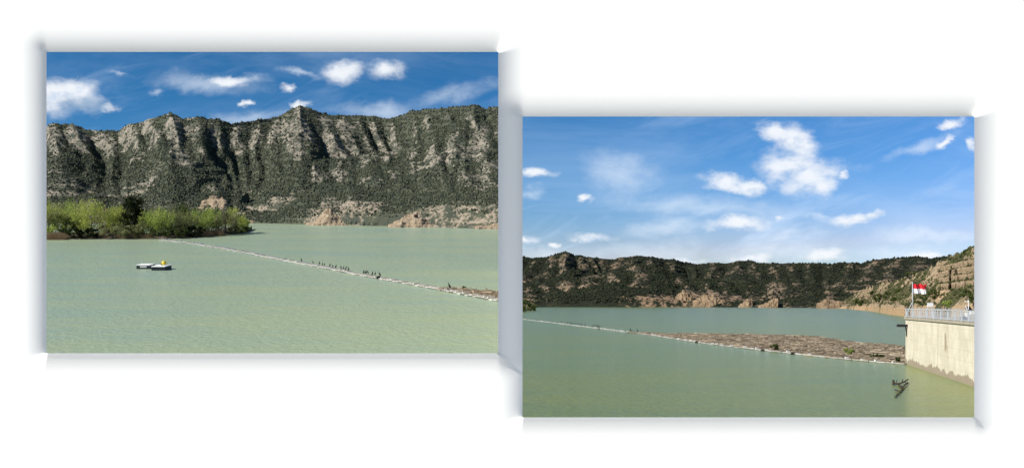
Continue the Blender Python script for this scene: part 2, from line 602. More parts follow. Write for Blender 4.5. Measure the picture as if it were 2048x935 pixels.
# on the rim itself (s = 0) take the value just outside
for (x0, z0, x1, z1) in OPEN:
    e = 1e-4
    full = SL * HALO / 2.4
    on = (gx >= x0 - e) & (gx <= x1 + e) & (gz >= z0 - e) & (gz <= z1 + e)
    dep = np.where(on & (np.abs(gx - x0) < e), dep - full, dep)
    dep = np.where(on & (np.abs(gx - x1) < e), dep + full, dep)
    dep = np.where(on & (np.abs(gz - z0) < e) & (gx > x0 + e) & (gx < x1 - e), dep + full * KB, dep)
    dep = np.where(on & (np.abs(gz - z1) < e) & (gx > x0 + e) & (gx < x1 - e), dep - full * KT, dep)
pf = (WY - dep) / WY
V = np.stack([gx * pf, WY - dep, gz * pf], -1).reshape(-1, 3)
nzr, nxc = gx.shape
F = grid_faces(nzr, nxc)
cxm, czm = gx.ravel()[F].mean(1), gz.ravel()[F].mean(1)
keep = np.ones(len(F), bool)
for (x0, z0, x1, z1) in OPEN:
    keep &= ~((cxm > x0) & (cxm < x1) & (czm > z0) & (czm < z1))
F = F[keep]
wall = empty('stand_in_wall', Matrix.Identity(4), 'added white wall standing in for the blank ground around two views', 'wall')  # made-up wall, takes the place of plain white ground
wall.location = (0, WY, -1.62)
inv = Matrix.Translation((0, -WY, 1.62))
link('wall_face', mesh_np('wall_face', V, F, M_plaster), wall, inv)
# the body of the wall behind the face: strips round the openings, reveals splayed so that they clear the view
mb = MB()
th = 0.10
(ax0, az0, ax1, az1), (bx0, bz0, bx1, bz1) = OPEN
g = 0.004
def strip(x0, x1, z0, z1, y0=WY + 0.055, y1=WY + 0.055 + th):
    mb.box(((x0 + x1) / 2, (y0 + y1) / 2, (z0 + z1) / 2), ((x1 - x0) / 2, (y1 - y0) / 2, (z1 - z0) / 2))
pad = 0.10
strip(-5.4, ax0 - pad, -1.62, 2.15)
strip(ax0 - pad + g, ax1, az1 + pad, 2.15)
strip(ax0 - pad + g, bx0 - 0.03, -1.62, az0 - pad)
strip(ax1 + 0.045, bx0 - 0.045, az0 - pad + g, az1 + pad - g)
strip(ax1 + g, 5.4, bz1 + pad, 2.15)
strip(bx1 + pad, 5.4, -1.62, bz1 + pad - g)
strip(bx0 - 0.03 + g, bx1 + pad - g, -1.62, bz0 - pad)
mb.build('wall_core', M_plaster, wall, M=inv)
# the partition that keeps the two views apart
mb = MB()
mb.box((0.012, 12.7, -2.5), (0.022, 6.0, 5.2))
mb.build('partition', M_cap, wall, M=inv)
mb = MB()
mb.box((0, -1.0, -1.72), (9, 7.9, 0.1))
ter = mb.build('bounce_terrace', M_terrace)  # added floor out of view; its pale top bounces light onto the wall
tag(ter, kind='structure')
mb = MB()
mb.box((0, -1.2, -5.2), (8.6, 7.4, 3.37))
tag(mb.build('terrace_base', M_cap), kind='structure')

# ------------------------------------------------------------------ LEFT OPENING: a reservoir bay that lies on a slope of its own
TILT = 7.0
Rt = Matrix.Rotation(R(TILT), 4, 'X')
Rinv = Matrix.Rotation(-R(TILT), 3, 'X')
HL = 1.65
UL = HL / 8.0                      # one metre of the real bay


def ldir(px, py):
    v = Rinv @ Vector((cu(px), 1, cv(py)))
    return v.x / v.y, v.z / v.y


def Lw(px, py):
    """point of the bay's water surface"""
    u, v = ldir(px, py)
    y = -HL / v
    return Vector((u * y, y, -HL))


def Ld(px, py, y):
    u, v = ldir(px, py)
    return Vector((u * y, y, v * y))


def ML(p, rz=0.0, s=1.0):
    return Rt @ Matrix.Translation(p) @ Matrix.Rotation(rz, 4, 'Z') @ Matrix.Scale(s, 4)


SEAM = -0.0020
# water sheet
ys = np.concatenate([np.linspace(9.15, 20, 30), np.linspace(21, 56, 40)])
us = np.linspace(-0.66, SEAM, 40)
gu, gy = np.meshgrid(us, ys)
V = np.stack([gu * gy, gy, np.full_like(gy, -HL)], -1).reshape(-1, 3)
wl = link('water_bay', mesh_np('water_bay', V, grid_faces(*gu.shape), M_waterL), None, Rt)
tag(wl, kind='structure')
mb = MB()
a, b_ = 9.12, 57
P = [(-0.67 * a, a), (SEAM * a - 0.001, a), (SEAM * b_ - 0.001, b_), (-0.67 * b_, b_)]
top = [(x, y, -HL - 0.03) for x, y in P]
bot = [(x, y, -HL - 1.0 - y * 0.135) for x, y in P]
mb.add(top + bot, [(0, 1, 2, 3), (7, 6, 5, 4), (0, 4, 5, 1), (1, 5, 6, 2), (2, 6, 7, 3), (3, 7, 4, 0)])
tag(mb.build('bedrock', M_bedrock, M=Rt), kind='structure')


def pl(pts, x):
    p = np.array(pts, float)
    return np.interp(x, p[:, 0], p[:, 1])


def vL(px, py):
    """arrays: photo pixel to the bay's own slope"""
    c, s = math.cos(R(TILT)), math.sin(R(TILT))
    v = (605 - py) / 2000
    return (-s + v * c) / (c + v * s)


def uL(px, py):
    c, s = math.cos(R(TILT)), math.sin(R(TILT))
    v = (605 - py) / 2000
    return (px - 1024) / 2000 / (c + v * s)


def make_hill(name, pxs, nt, sky_pts, shore_pts, Y0, Y1, spurs, seed, mat, A, frame, back=0.35, unit=1.0, g_pow=0.9, rockbias=0.0, warm_low=0.25,
              drift_k=40.0, fine=0.16, front=0.0, aspect=1.0, rock_pts=(), lam=4.0, A2=0.4, fan=None, D=0.0, cap=0.56):
    ts = np.concatenate([[-0.05], np.linspace(0, 1, nt), 1 + np.linspace(0.03, back, 8)])
    PX, TT = np.meshgrid(pxs, ts)
    rowc, rows = pl(sky_pts, PX), pl(shore_pts, PX)
    if frame == 'L':
        u = uL(PX, (rowc + rows) / 2)
        vc, vs = vL(PX, rowc), vL(PX, rows)
        hgt = HL
    else:
        u = (PX - 1024) / 2000
        vc, vs = (605 - rowc) / 2000, (605 - rows) / 2000
        hgt = 8.0
    y0 = -hgt / vs if Y0 is None else np.full_like(PX, Y0)
    if Y0 is None: y0 = np.clip(y0, 20, 2600)
    y1 = y0 + (Y1 - y0) if not callable(Y1) else Y1(PX)
    t = np.clip(TT, 0, 1)
    y = y0 + (y1 - y0) * TT
    g = 0.12 * sstep(t, 0, 0.06) + 0.88 * t ** g_pow
    v = vs + (vc - vs) * g
    if fan:                                              # summits stand forward as broad buttresses, saddles lie back
        fw_ = np.interp(PX + (fbm(PX / 60.0, TT * 2.5, 3, seed + 31) - 0.5) * 60, [q[0] for q in fan], [q[1] for q in fan])
        y = y - D * np.cos(2 * math.pi * fw_) * np.sin(np.clip(t, 0, 1) * math.pi) ** 0.8
    zb = v * y
    # spurs: ridges that run down from the crest
    wob = (fbm(PX / 70.0, TT * 3.0, 4, seed) - 0.5) * 80 + (fbm(PX / 22.0, TT * 9.0, 3, seed + 1) - 0.5) * 22
    sp = np.array(spurs, float)
    if fan:                                              # spurs spread out below each summit
        fp = np.interp(PX, [q[0] for q in fan], [q[1] for q in fan])
        wob = wob * 0.75 - 66 * np.sin(2 * math.pi * fp) * (1 - t) / 1.0
    ph = np.interp(PX + wob * (1.2 - t) + (1 - t) * drift_k * (fbm(PX / 260.0, TT * 0.6, 2, seed + 5) - 0.5) * 4, sp, np.arange(len(sp)))
    fr = ph - np.floor(ph)
    idx = np.floor(ph).astype(int)
    side = np.where(fr < 0.5, fr * 2, (1 - fr) * 2)        # 0 at a spur crest, 1 in the gully
    amp_i = 0.35 + 1.2 * vnoise(ph * 0.9, TT * 2.2, seed + 3)
    relief = -(side ** 1.0) * amp_i * (0.75 + 0.5 * fbm(PX / 30.0, TT * 6.0, 3, seed + 14)) * (0.8 + 0.4 * vnoise(ph * 0.5, TT * 2, seed + 9))
    env = sstep(t, 0.02, 0.62) * (1 - 0.70 * sstep(t, 0.86, 1.0))
    z = zb + A * env * (relief + 0.35)
    # second order gullies and roughness
    X_ = u * y
    r2 = ridged(X_ / lam, y / lam * 0.8, 6, seed + 20) - 0.55
    z = z + r2 * A2 * sstep(t, 0, 0.12) * (1 - 0.55 * sstep(t, 0.85, 1.0))
    z = z + (fbm(X_ / (lam * 0.22), y / (lam * 0.22), 5, seed + 40) - 0.5) * A2 * fine * 3 * sstep(t, 0, 0.1)
    # rock ledges on the lower slopes
    led = lam * 0.10
    q = z / led + 0.7 * fbm(X_ / lam, y / lam, 3, seed + 60)
    stepz = (np.floor(q) + sstep(q - np.floor(q), 0.35, 0.65) - q) * led
    z = z + stepz * 0.3 * sstep(fbm(X_ / (lam * 1.5), y / (lam * 1.5), 3, seed + 66), 0.42, 0.6) * sstep(t, 0.02, 0.1)
    over = np.clip(TT - 1, 0, 1)
    z = np.where(TT > 1, z - over * (y1 - y0) * 0.55, z)
    z = np.where(TT < 0, -hgt - 0.1 * A, z)
    rgap = 0
    # gradient for aspect: rock cover also paints sunward flanks pale, shaded flanks dark
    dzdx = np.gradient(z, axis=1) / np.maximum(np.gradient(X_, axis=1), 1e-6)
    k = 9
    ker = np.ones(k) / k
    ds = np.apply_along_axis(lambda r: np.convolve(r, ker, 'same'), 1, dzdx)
    lit_flank = sstep(ds, -0.06, 0.22)
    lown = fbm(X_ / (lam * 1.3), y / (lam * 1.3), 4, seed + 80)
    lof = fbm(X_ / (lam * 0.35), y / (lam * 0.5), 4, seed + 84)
    rock = 0.10 + rockbias + aspect * 0.40 * lit_flank * (0.15 + 0.85 * sstep(t, 0.30, 0.75)) + 0.42 * sstep(lown, 0.50, 0.70) - 0.18 * sstep(lown, 0.5, 0.3) + 0.5 * (lof - 0.5)
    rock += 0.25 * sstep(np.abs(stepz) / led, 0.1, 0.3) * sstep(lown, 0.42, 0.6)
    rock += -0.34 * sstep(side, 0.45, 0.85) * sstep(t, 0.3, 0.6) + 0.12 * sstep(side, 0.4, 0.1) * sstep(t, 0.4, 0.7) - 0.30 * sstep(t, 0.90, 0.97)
    # places where the photograph shows bare ground or thick wood: px, row, rx, ry, amount
    RW = pl(sky_pts, PX) * g + rows * (1 - g)
    for (qx, qy, rx, ry, am) in rock_pts:
        dd = ((PX - qx) / rx) ** 2 + ((RW - qy) / ry) ** 2
        rock += am * np.exp(-dd)
    rock = np.minimum(rock, cap)
    warm = warm_low * sstep(t, 0.35, 0.02) * sstep(lown, 0.4, 0.6)
    # hold the crest to the traced skyline, smoothly
    vm_ = (z / y)[TT[:, 0] <= 1.01].max(0)
    cur = np.convolve(np.pad(vm_, 6, 'edge'), np.ones(13) / 13, 'valid')
    gain = (vc[0] - vs[0]) / np.maximum(cur - vs[0], 1e-4)
    z = np.where(TT >= 0, vs * y + (z - vs * y) * gain[None], z)
    V = np.stack([X_, y, z], -1)
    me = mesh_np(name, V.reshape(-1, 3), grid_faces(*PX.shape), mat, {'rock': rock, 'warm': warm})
    o = link(name, me, None, Rt if frame == 'L' else None)
    tag(o, kind='structure')
    return V, rock, TT, t


def ico():
    p = (1 + 5 ** 0.5) / 2
    v = np.array([(-1, p, 0), (1, p, 0), (-1, -p, 0), (1, -p, 0), (0, -1, p), (0, 1, p), (0, -1, -p), (0, 1, -p), (p, 0, -1), (p, 0, 1), (-p, 0, -1), (-p, 0, 1)], float)
    v /= np.linalg.norm(v[0])
    f = np.array([(0, 11, 5), (0, 5, 1), (0, 1, 7), (0, 7, 10), (0, 10, 11), (1, 5, 9), (5, 11, 4), (11, 10, 2), (10, 7, 6), (7, 1, 8), (3, 9, 4), (3, 4, 2), (3, 2, 6), (3, 6, 8), (3, 8, 9), (4, 9, 5), (2, 4, 11), (6, 2, 10), (8, 6, 7), (9, 8, 1)])
    return v, f


def octa():
    v = np.array([(1, 0, 0), (0, 1, 0), (-1, 0, 0), (0, -1, 0), (0, 0, 1), (0, 0, -1)], float)
    f = np.array([(0, 1, 4), (1, 2, 4), (2, 3, 4), (3, 0, 4), (1, 0, 5), (2, 1, 5), (3, 2, 5), (0, 3, 5)])
    return v, f


def scatter(name, V, rock, TT, n, pxsize, mat, label, M, seed, tmin=0.01, tall=1.0, rocky=0.22, cat='shrubs'):
    """scrub over a hillside: V grid, sizes follow distance so that each bush has its own real size"""
    r = np.random.default_rng(seed)
    ny, nx = TT.shape
    need = n
    bi = r.random(need * 4) * (ny - 2)
    bj = r.random(need * 4) * (nx - 2)
    i, j = bi.astype(int), bj.astype(int)
    tt = TT[i, j]
    rk = rock[i, j]
    p = np.where(rk > 0.45, rocky, 1.0) * ((tt > tmin) & (tt < 1.03))
    ok = r.random(len(i)) < p
    i, j, fi, fj = i[ok][:need], j[ok][:need], (bi - bi.astype(int))[ok][:need], (bj - bj.astype(int))[ok][:need]
    fi, fj = fi[:, None], fj[:, None]
    P = (V[i, j] * (1 - fi) + V[i + 1, j] * fi) * (1 - fj) + (V[i, j + 1] * (1 - fi) + V[i + 1, j + 1] * fi) * fj
    rad = pxsize * (0.45 + 0.85 * r.random(len(P)) ** 2)
    v0, f0 = octa()
    nV = len(v0)
    jit = 1 + (r.random((len(P), nV)) - 0.5) * 0.5
    th = r.random(len(P)) * 6.28
    c, s = np.cos(th), np.sin(th)
    vx = v0[None, :, 0] * c[:, None] - v0[None, :, 1] * s[:, None]
    vy = v0[None, :, 0] * s[:, None] + v0[None, :, 1] * c[:, None]
    vz = v0[None, :, 2] * tall * (0.7 + 0.6 * r.random(len(P)))[:, None]
    VV = np.stack([vx, vy, vz], -1) * (rad[:, None] * jit)[..., None] + P[:, None, :] + np.array([0, 0, 1.0]) * (rad * 0.35 * tall)[:, None, None]
    FF = f0[None] + (np.arange(len(P)) * nV)[:, None, None]
    tint = np.repeat(r.random(len(P)), nV)
    me = mesh_np(name, VV.reshape(-1, 3), FF.reshape(-1, 3), mat, {'tint': tint}, smooth=False)
    o = link(name, me, None, M)
    tag(o, label, cat, None, 'stuff')
    return o


skyL = [(0, 300), (60, 272), (93, 260), (103, 250), (115, 247), (150, 248), (170, 256), (190, 261), (240, 261), (262, 249), (290, 243), (320, 233), (345, 226), (358, 231), (370, 237), (400, 234), (440, 239), (468, 247), (500, 243), (520, 240),
        (545, 236), (565, 231), (580, 220), (603, 212), (622, 216), (645, 226), (665, 230), (740, 232), (782, 237), (800, 232), (820, 223), (850, 219), (900, 215), (925, 212), (950, 210), (972, 216), (985, 215), (1020, 212)]
shoreL = [(0, 445), (505, 446), (640, 449), (800, 453), (1020, 458)]
spL = [20, 62, 100, 150, 205, 265, 305, 345, 395, 440, 480, 522, 560, 600, 650, 690, 722, 752, 790, 832, 862, 900, 945, 990, 1040]
rockL = [(120, 285, 22, 35, 0.35), (175, 300, 30, 35, 0.35), (355, 285, 22, 50, 0.55), (375, 315, 34, 22, 0.4), (280, 290, 14, 30, 0.3), (600, 260, 16, 40, 0.5), (590, 300, 28, 20, 0.4), (665, 285, 22, 28, 0.45),
         (700, 262, 14, 22, 0.3), (745, 255, 16, 20, 0.3), (840, 240, 26, 16, 0.3), (460, 330, 60, 40, -0.35), (240, 340, 60, 50, -0.35), (540, 290, 22, 40, -0.4), (640, 300, 12, 40, -0.5), (130, 360, 60, 40, -0.2), (480, 290, 30, 20, -0.2), (720, 300, 10, 30, -0.4), (805, 270, 16, 25, -0.5)]
pxs = np.linspace(-40, 1020, 680)
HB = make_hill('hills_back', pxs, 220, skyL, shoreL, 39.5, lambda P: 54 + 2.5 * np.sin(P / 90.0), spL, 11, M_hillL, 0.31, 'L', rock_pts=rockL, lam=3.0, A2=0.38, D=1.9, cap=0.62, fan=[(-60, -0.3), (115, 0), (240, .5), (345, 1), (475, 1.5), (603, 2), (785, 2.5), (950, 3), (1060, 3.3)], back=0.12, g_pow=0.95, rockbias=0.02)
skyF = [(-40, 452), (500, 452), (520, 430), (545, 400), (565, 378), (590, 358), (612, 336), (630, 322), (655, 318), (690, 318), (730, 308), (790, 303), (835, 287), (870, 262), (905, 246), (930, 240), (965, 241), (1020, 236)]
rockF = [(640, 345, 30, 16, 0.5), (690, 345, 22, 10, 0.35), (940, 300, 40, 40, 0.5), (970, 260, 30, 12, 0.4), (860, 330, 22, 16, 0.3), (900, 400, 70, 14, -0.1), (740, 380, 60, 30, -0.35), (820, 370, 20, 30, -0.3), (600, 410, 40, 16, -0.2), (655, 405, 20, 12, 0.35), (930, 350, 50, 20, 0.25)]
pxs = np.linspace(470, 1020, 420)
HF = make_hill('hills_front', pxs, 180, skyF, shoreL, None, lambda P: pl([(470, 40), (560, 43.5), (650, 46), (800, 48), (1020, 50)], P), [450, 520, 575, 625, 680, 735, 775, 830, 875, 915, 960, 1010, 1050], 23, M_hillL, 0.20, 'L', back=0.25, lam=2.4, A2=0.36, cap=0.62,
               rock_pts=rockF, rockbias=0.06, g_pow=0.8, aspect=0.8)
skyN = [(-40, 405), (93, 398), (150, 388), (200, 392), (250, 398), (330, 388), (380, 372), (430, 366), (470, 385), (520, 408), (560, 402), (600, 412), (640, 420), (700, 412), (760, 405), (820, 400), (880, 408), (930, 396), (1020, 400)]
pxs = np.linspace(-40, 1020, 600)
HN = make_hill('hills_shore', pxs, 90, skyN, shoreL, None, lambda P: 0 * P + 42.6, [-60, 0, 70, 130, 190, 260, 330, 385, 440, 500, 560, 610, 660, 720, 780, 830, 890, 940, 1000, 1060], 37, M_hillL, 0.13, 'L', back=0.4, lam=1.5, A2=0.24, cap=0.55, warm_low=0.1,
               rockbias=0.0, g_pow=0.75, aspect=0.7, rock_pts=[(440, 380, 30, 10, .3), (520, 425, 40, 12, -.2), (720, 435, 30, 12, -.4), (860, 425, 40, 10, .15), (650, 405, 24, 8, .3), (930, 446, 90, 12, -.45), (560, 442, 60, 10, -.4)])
scatter('hill_scrub', HB[0], HB[1], HB[2], 34000, 0.052, M_shrubL, 'dark pine scrub dotted over the high back ridge of the left view', Rt, 1, 0.05, 1.0)
scatter('hill_scrub', HF[0], HF[1], HF[2], 19000, 0.047, M_shrubL, 'dark scrub over the nearer slope at the right of the left view', Rt, 2, 0.03, 1.0, 0.25)
scatter('hill_scrub', HN[0], HN[1], HN[2], 19000, 0.050, M_shrubL, 'dark bushes on the low shore hills of the left view', Rt, 3, 0.0, 1.0, 0.28)


def outcrop(name, pxa, pxb, prof, base, frame, depth, seed, mat, label, ledges=6, dist=None):
    """a rock knoll: prof = crest rows across pxa..pxb, base row at the water"""
    n, m = 90, 46
    a = np.linspace(0, 1, n)
    px = pxa + (pxb - pxa) * a
    if frame == 'L':
        v0, u0 = vL(px, base + 0 * px), uL(px, base + 0 * px)
        y0 = -HL / v0 if dist is None else dist + 0 * px
        hgt = HL
    else:
        v0, u0 = (605 - base) / 2000 + 0 * px, (px - 1024) / 2000
        y0 = -8.0 / v0 if dist is None else dist + 0 * px
        hgt = 8.0
    cr = np.interp(a, np.linspace(0, 1, len(prof)), prof)
    s = np.linspace(-0.1, 1.6, m)
    A_, S_ = np.meshgrid(a, s)
    y = y0[None] + S_ * depth
    vc = (vL(px, cr) if frame == 'L' else (605 - cr) / 2000)[None] + 0 * S_
    H = vc * (y0[None] + depth)
    zb0 = (v0 * y0)[None]
    sh = np.sin(np.clip(S_, 0, 1) * math.pi / 2) ** 0.8
    sh = np.where(S_ > 1, 1 - (S_ - 1) * 1.2, sh)
    sh = np.where(S_ < 0, -0.05, sh)
    tot = np.maximum(H.max() - zb0.mean(), 1e-3)
    x = u0[None] * y
    L = depth
    sh = sh + (ridged(x / L * 2.2, y / L * 2.2, 5, seed) - 0.55) * 0.6 * sstep(S_, 0, 0.25)
    if frame == 'R': sh = sh + (ridged(x / L * 7, y / L * 7, 4, seed + 2) - 0.55) * 0.5 * sstep(S_, 0, 0.2)
    z = zb0 + (H - zb0) * sh
    led = tot / ledges
    q = (z - zb0) / led + 0.5 * fbm(x / L * 1.5, y / L * 1.5, 3, seed + 4)
    z = z + (np.floor(q) + sstep(q - np.floor(q), 0.4, 0.6) - q) * led * 0.5 * (S_ > 0)
    z = np.where(S_ < 0, zb0 - tot * 0.1, z)
    y = y + (fbm(x / L * 3, z / L * 3, 4, seed + 8) - 0.5) * depth * 0.35
    me = mesh_np(name, np.stack([x, y, z], -1).reshape(-1, 3), grid_faces(*A_.shape), mat)
    return tag(link(name, me, None, Rt if frame == 'L' else None), label, 'rock')


outcrop('rock_outcrop', 352, 545, [432, 424, 416, 407, 397, 398, 416, 420, 425, 436, 443], 446, 'L', 2.0, 3, M_rockL, 'long broken pinkish rock outcrop rising behind the green shore trees', 6)
outcrop('rock_outcrop', 606, 704, [449, 444, 441, 424, 421, 428, 437, 447], 450.5, 'L', 0.9, 5, M_rockL, 'small layered tan bluff standing alone at the far waterline of the left view', 5)
outcrop('rock_outcrop', 770, 880, [453, 446, 439, 430, 427, 430, 436, 446], 454.5, 'L', 0.9, 7, M_rockL, 'low tan rock bank right of the layered bluff in the left view', 4)
outcrop('rock_outcrop', 950, 1018, [450, 446, 438, 430, 428], 458, 'L', 1.3, 9, M_rockL, 'tan rock at the waterline beside the right edge of the left opening', 4)

# ---- the wooded spit
pts_shore = [(-40, 482), (93, 479), (330, 478.5), (400, 475), (460, 470), (490, 465.5), (500, 462), (504, 458)]
pxs = np.linspace(-40, 504, 200)
V = []
for i, s in enumerate(np.linspace(0, 1, 12)):
    row = pl(pts_shore, pxs)
    vv_, uu_ = vL(pxs, row), uL(pxs, row)
    y = -HL / vv_
    y = y + s * np.maximum(0.02, (2.6 * sstep(504 - pxs, 0, 60)))
    z = -HL - 0.02 + 0.11 * math.sin(min(1, s * 2.2) * 1.57) * (0.5 + fbm(pxs / 9.0, pxs * 0 + s * 3, 4, 4)) * (s < 0.98)
    V.append(np.stack([uu_ * y, y, z + 0 * y], -1))
V = np.array(V)
tag(link('spit_ground', mesh_np('spit_ground', V.reshape(-1, 3), grid_faces(12, 200), M_soil), None, Rt), kind='structure')


def leaf_mat(name, a, b_, c_):
    m = shrub_mat(name, a, b_, c_)
    t = m.node_tree
    pr = next(n for n in t.nodes if n.type == 'BSDF_PRINCIPLED')
    out = next(n for n in t.nodes if n.type == 'OUTPUT_MATERIAL')
    tr, mx = t.nodes.new('ShaderNodeBsdfTranslucent'), t.nodes.new('ShaderNodeMixShader')
    t.links.new(pr.inputs['Base Color'].links[0].from_socket, tr.inputs['Color'])
    mx.inputs[0].default_value = 0.4
    t.links.new(pr.outputs[0], mx.inputs[1])
    t.links.new(tr.outputs[0], mx.inputs[2])
    t.links.new(mx.outputs[0], out.inputs[0])
    return m


M_lime = leaf_mat('lime_leaf', (0.26, 0.30, 0.06), (0.44, 0.48, 0.11), (0.56, 0.58, 0.18))
M_fresh = leaf_mat('fresh_green_leaf', (0.17, 0.23, 0.05), (0.32, 0.39, 0.095), (0.46, 0.51, 0.15))
M_olive = leaf_mat('olive_leaf', (0.11, 0.12, 0.055), (0.22, 0.23, 0.10), (0.32, 0.31, 0.16))
M_greyl = leaf_mat('grey_twig_leaf', (0.12, 0.11, 0.08), (0.22, 0.20, 0.15), (0.32, 0.29, 0.22))
M_darkc = leaf_mat('dark_conifer_leaf', (0.008, 0.012, 0.005), (0.018, 0.026, 0.009), (0.04, 0.05, 0.018))
M_pinkl = leaf_mat('pinkish_twig_leaf', (0.16, 0.10, 0.08), (0.26, 0.17, 0.14), (0.34, 0.24, 0.20))
M_reed = leaf_mat('dry_reed', (0.17, 0.115, 0.06), (0.27, 0.19, 0.11), (0.36, 0.27, 0.17))
M_mid = leaf_mat('mid_green_leaf', (0.035, 0.05, 0.015), (0.07, 0.095, 0.025), (0.13, 0.16, 0.04))
LM = dict(lime=M_lime, fresh=M_fresh, olive=M_olive, grey=M_greyl, dark=M_darkc, pink=M_pinkl, mid=M_mid)


def crown_mesh(name, h, w, style, mat, seed, nleaf, leaf, clumps=26, low=0.15):
    r = np.random.default_rng(seed)
    cs, cr = [], []
    for k in range(clumps):
        for _ in range(40):
            p = r.uniform(-1, 1, 3)
            if style == 'cone':
                ok = (p[0] ** 2 + p[1] ** 2) ** 0.5 < max(0, 1 - ((p[2] + 0.25) / 1.25) ** 2) ** 0.5
            elif style == 'column':
                ok = p[0] ** 2 + p[1] ** 2 < 0.7
            else:
                ok = 0.25 < (p ** 2).sum() < 1.0
            if ok: break
        cs.append((p[0] * w / 2, p[1] * w / 2, h * (low + (1 - low) * (p[2] + 1) / 2 * 0.96)))
        cr.append(r.uniform(0.10, 0.24))
    cs = np.array(cs)
    cr = np.array(cr) * min(w, h)
    cid = r.integers(0, clumps, nleaf)
    d = r.normal(size=(nleaf, 3))
    d /= np.linalg.norm(d, axis=1)[:, None]
    P = cs[cid] + d * (cr[cid] * r.random(nleaf) ** 0.45)[:, None] * np.array([1, 1, 0.8])
    if style in ('bush', 'round', 'wisp'):
        P[:, 2] += 0.10 * h * r.normal(size=nleaf) * (style == 'wisp')
    P[:, 2] = np.maximum(P[:, 2], h * low * 0.3)
    a = r.normal(size=(nleaf, 3)); a /= np.linalg.norm(a, axis=1)[:, None]
    a[:, 2] *= 1.2 if style != 'wisp' else 1.5
    b = np.cross(a, r.normal(size=(nleaf, 3))); b /= np.maximum(np.linalg.norm(b, axis=1)[:, None], 1e-6)
    s = leaf * r.uniform(0.6, 1.3, nleaf)[:, None]
    wd = 0.45 if style != 'wisp' else 0.30
    V = np.stack([P - a * s, P + b * s * wd, P + a * s, P - b * s * wd], 1)
    F = np.arange(nleaf * 4).reshape(-1, 4)
    tint = np.clip(r.random(clumps)[cid] * 0.65 + r.random(nleaf) * 0.35, 0, 1)
    return mesh_np(name, V.reshape(-1, 3), F, mat, {'tint': np.repeat(tint, 4)}, smooth=False), cs


def make_tree(M, h, w, style, mat, seed, label, cat='tree', name='tree', bark=None, nleaf=1500, leaf=None, low=0.2, clumps=26, group=None, limbs=7, trunk_r=None):
    t = empty(name, M, label, cat, group)
    me, cs = crown_mesh('crown', h, w, style, mat, seed, nleaf, leaf or h * 0.035, clumps, low)
    link('crown', me, t)
    r = random.Random(seed)
    mb = MB()
    tr = trunk_r or h * 0.028
    lean = (r.uniform(-0.06, 0.06) * h, r.uniform(-0.05, 0.05) * h)
    topz = h * (0.86 if style in ('cone', 'column') else 0.6)
    mb.tube([(0, 0, -0.03 * h), (lean[0] * 0.3, lean[1] * 0.3, topz * 0.35), (lean[0] * 0.8, lean[1] * 0.7, topz * 0.7), (lean[0], lean[1], topz)], [tr * 1.3, tr, tr * 0.7, tr * 0.3], 7)
    mb.build('trunk', bark or M_bark, t, True)
    ids = list(range(len(cs)))
    r.shuffle(ids)
    for i in ids[:limbs]:
        mb = MB()
        c = cs[i]
        z0 = min(c[2] * 0.6, topz * 0.8)
        f = z0 / topz
        p0 = Vector((lean[0] * f, lean[1] * f, z0))
        p2 = Vector(c)
        p1 = p0.lerp(p2, 0.5) + Vector((0, 0, -0.03 * h))
        mb.tube([p0, p1, p2], [tr * 0.5, tr * 0.33, tr * 0.12], 5)
        mb.build('limb', bark or M_bark, t, True)
    return t


def base_L(px, back=0.0):
    row = float(pl(pts_shore, px))
    p = Lw(px, row - 0.0)
    p.y += back
    u, _ = ldir(px, row)
    p.x = u * p.y
    p.z = -HL + 0.03
    return p


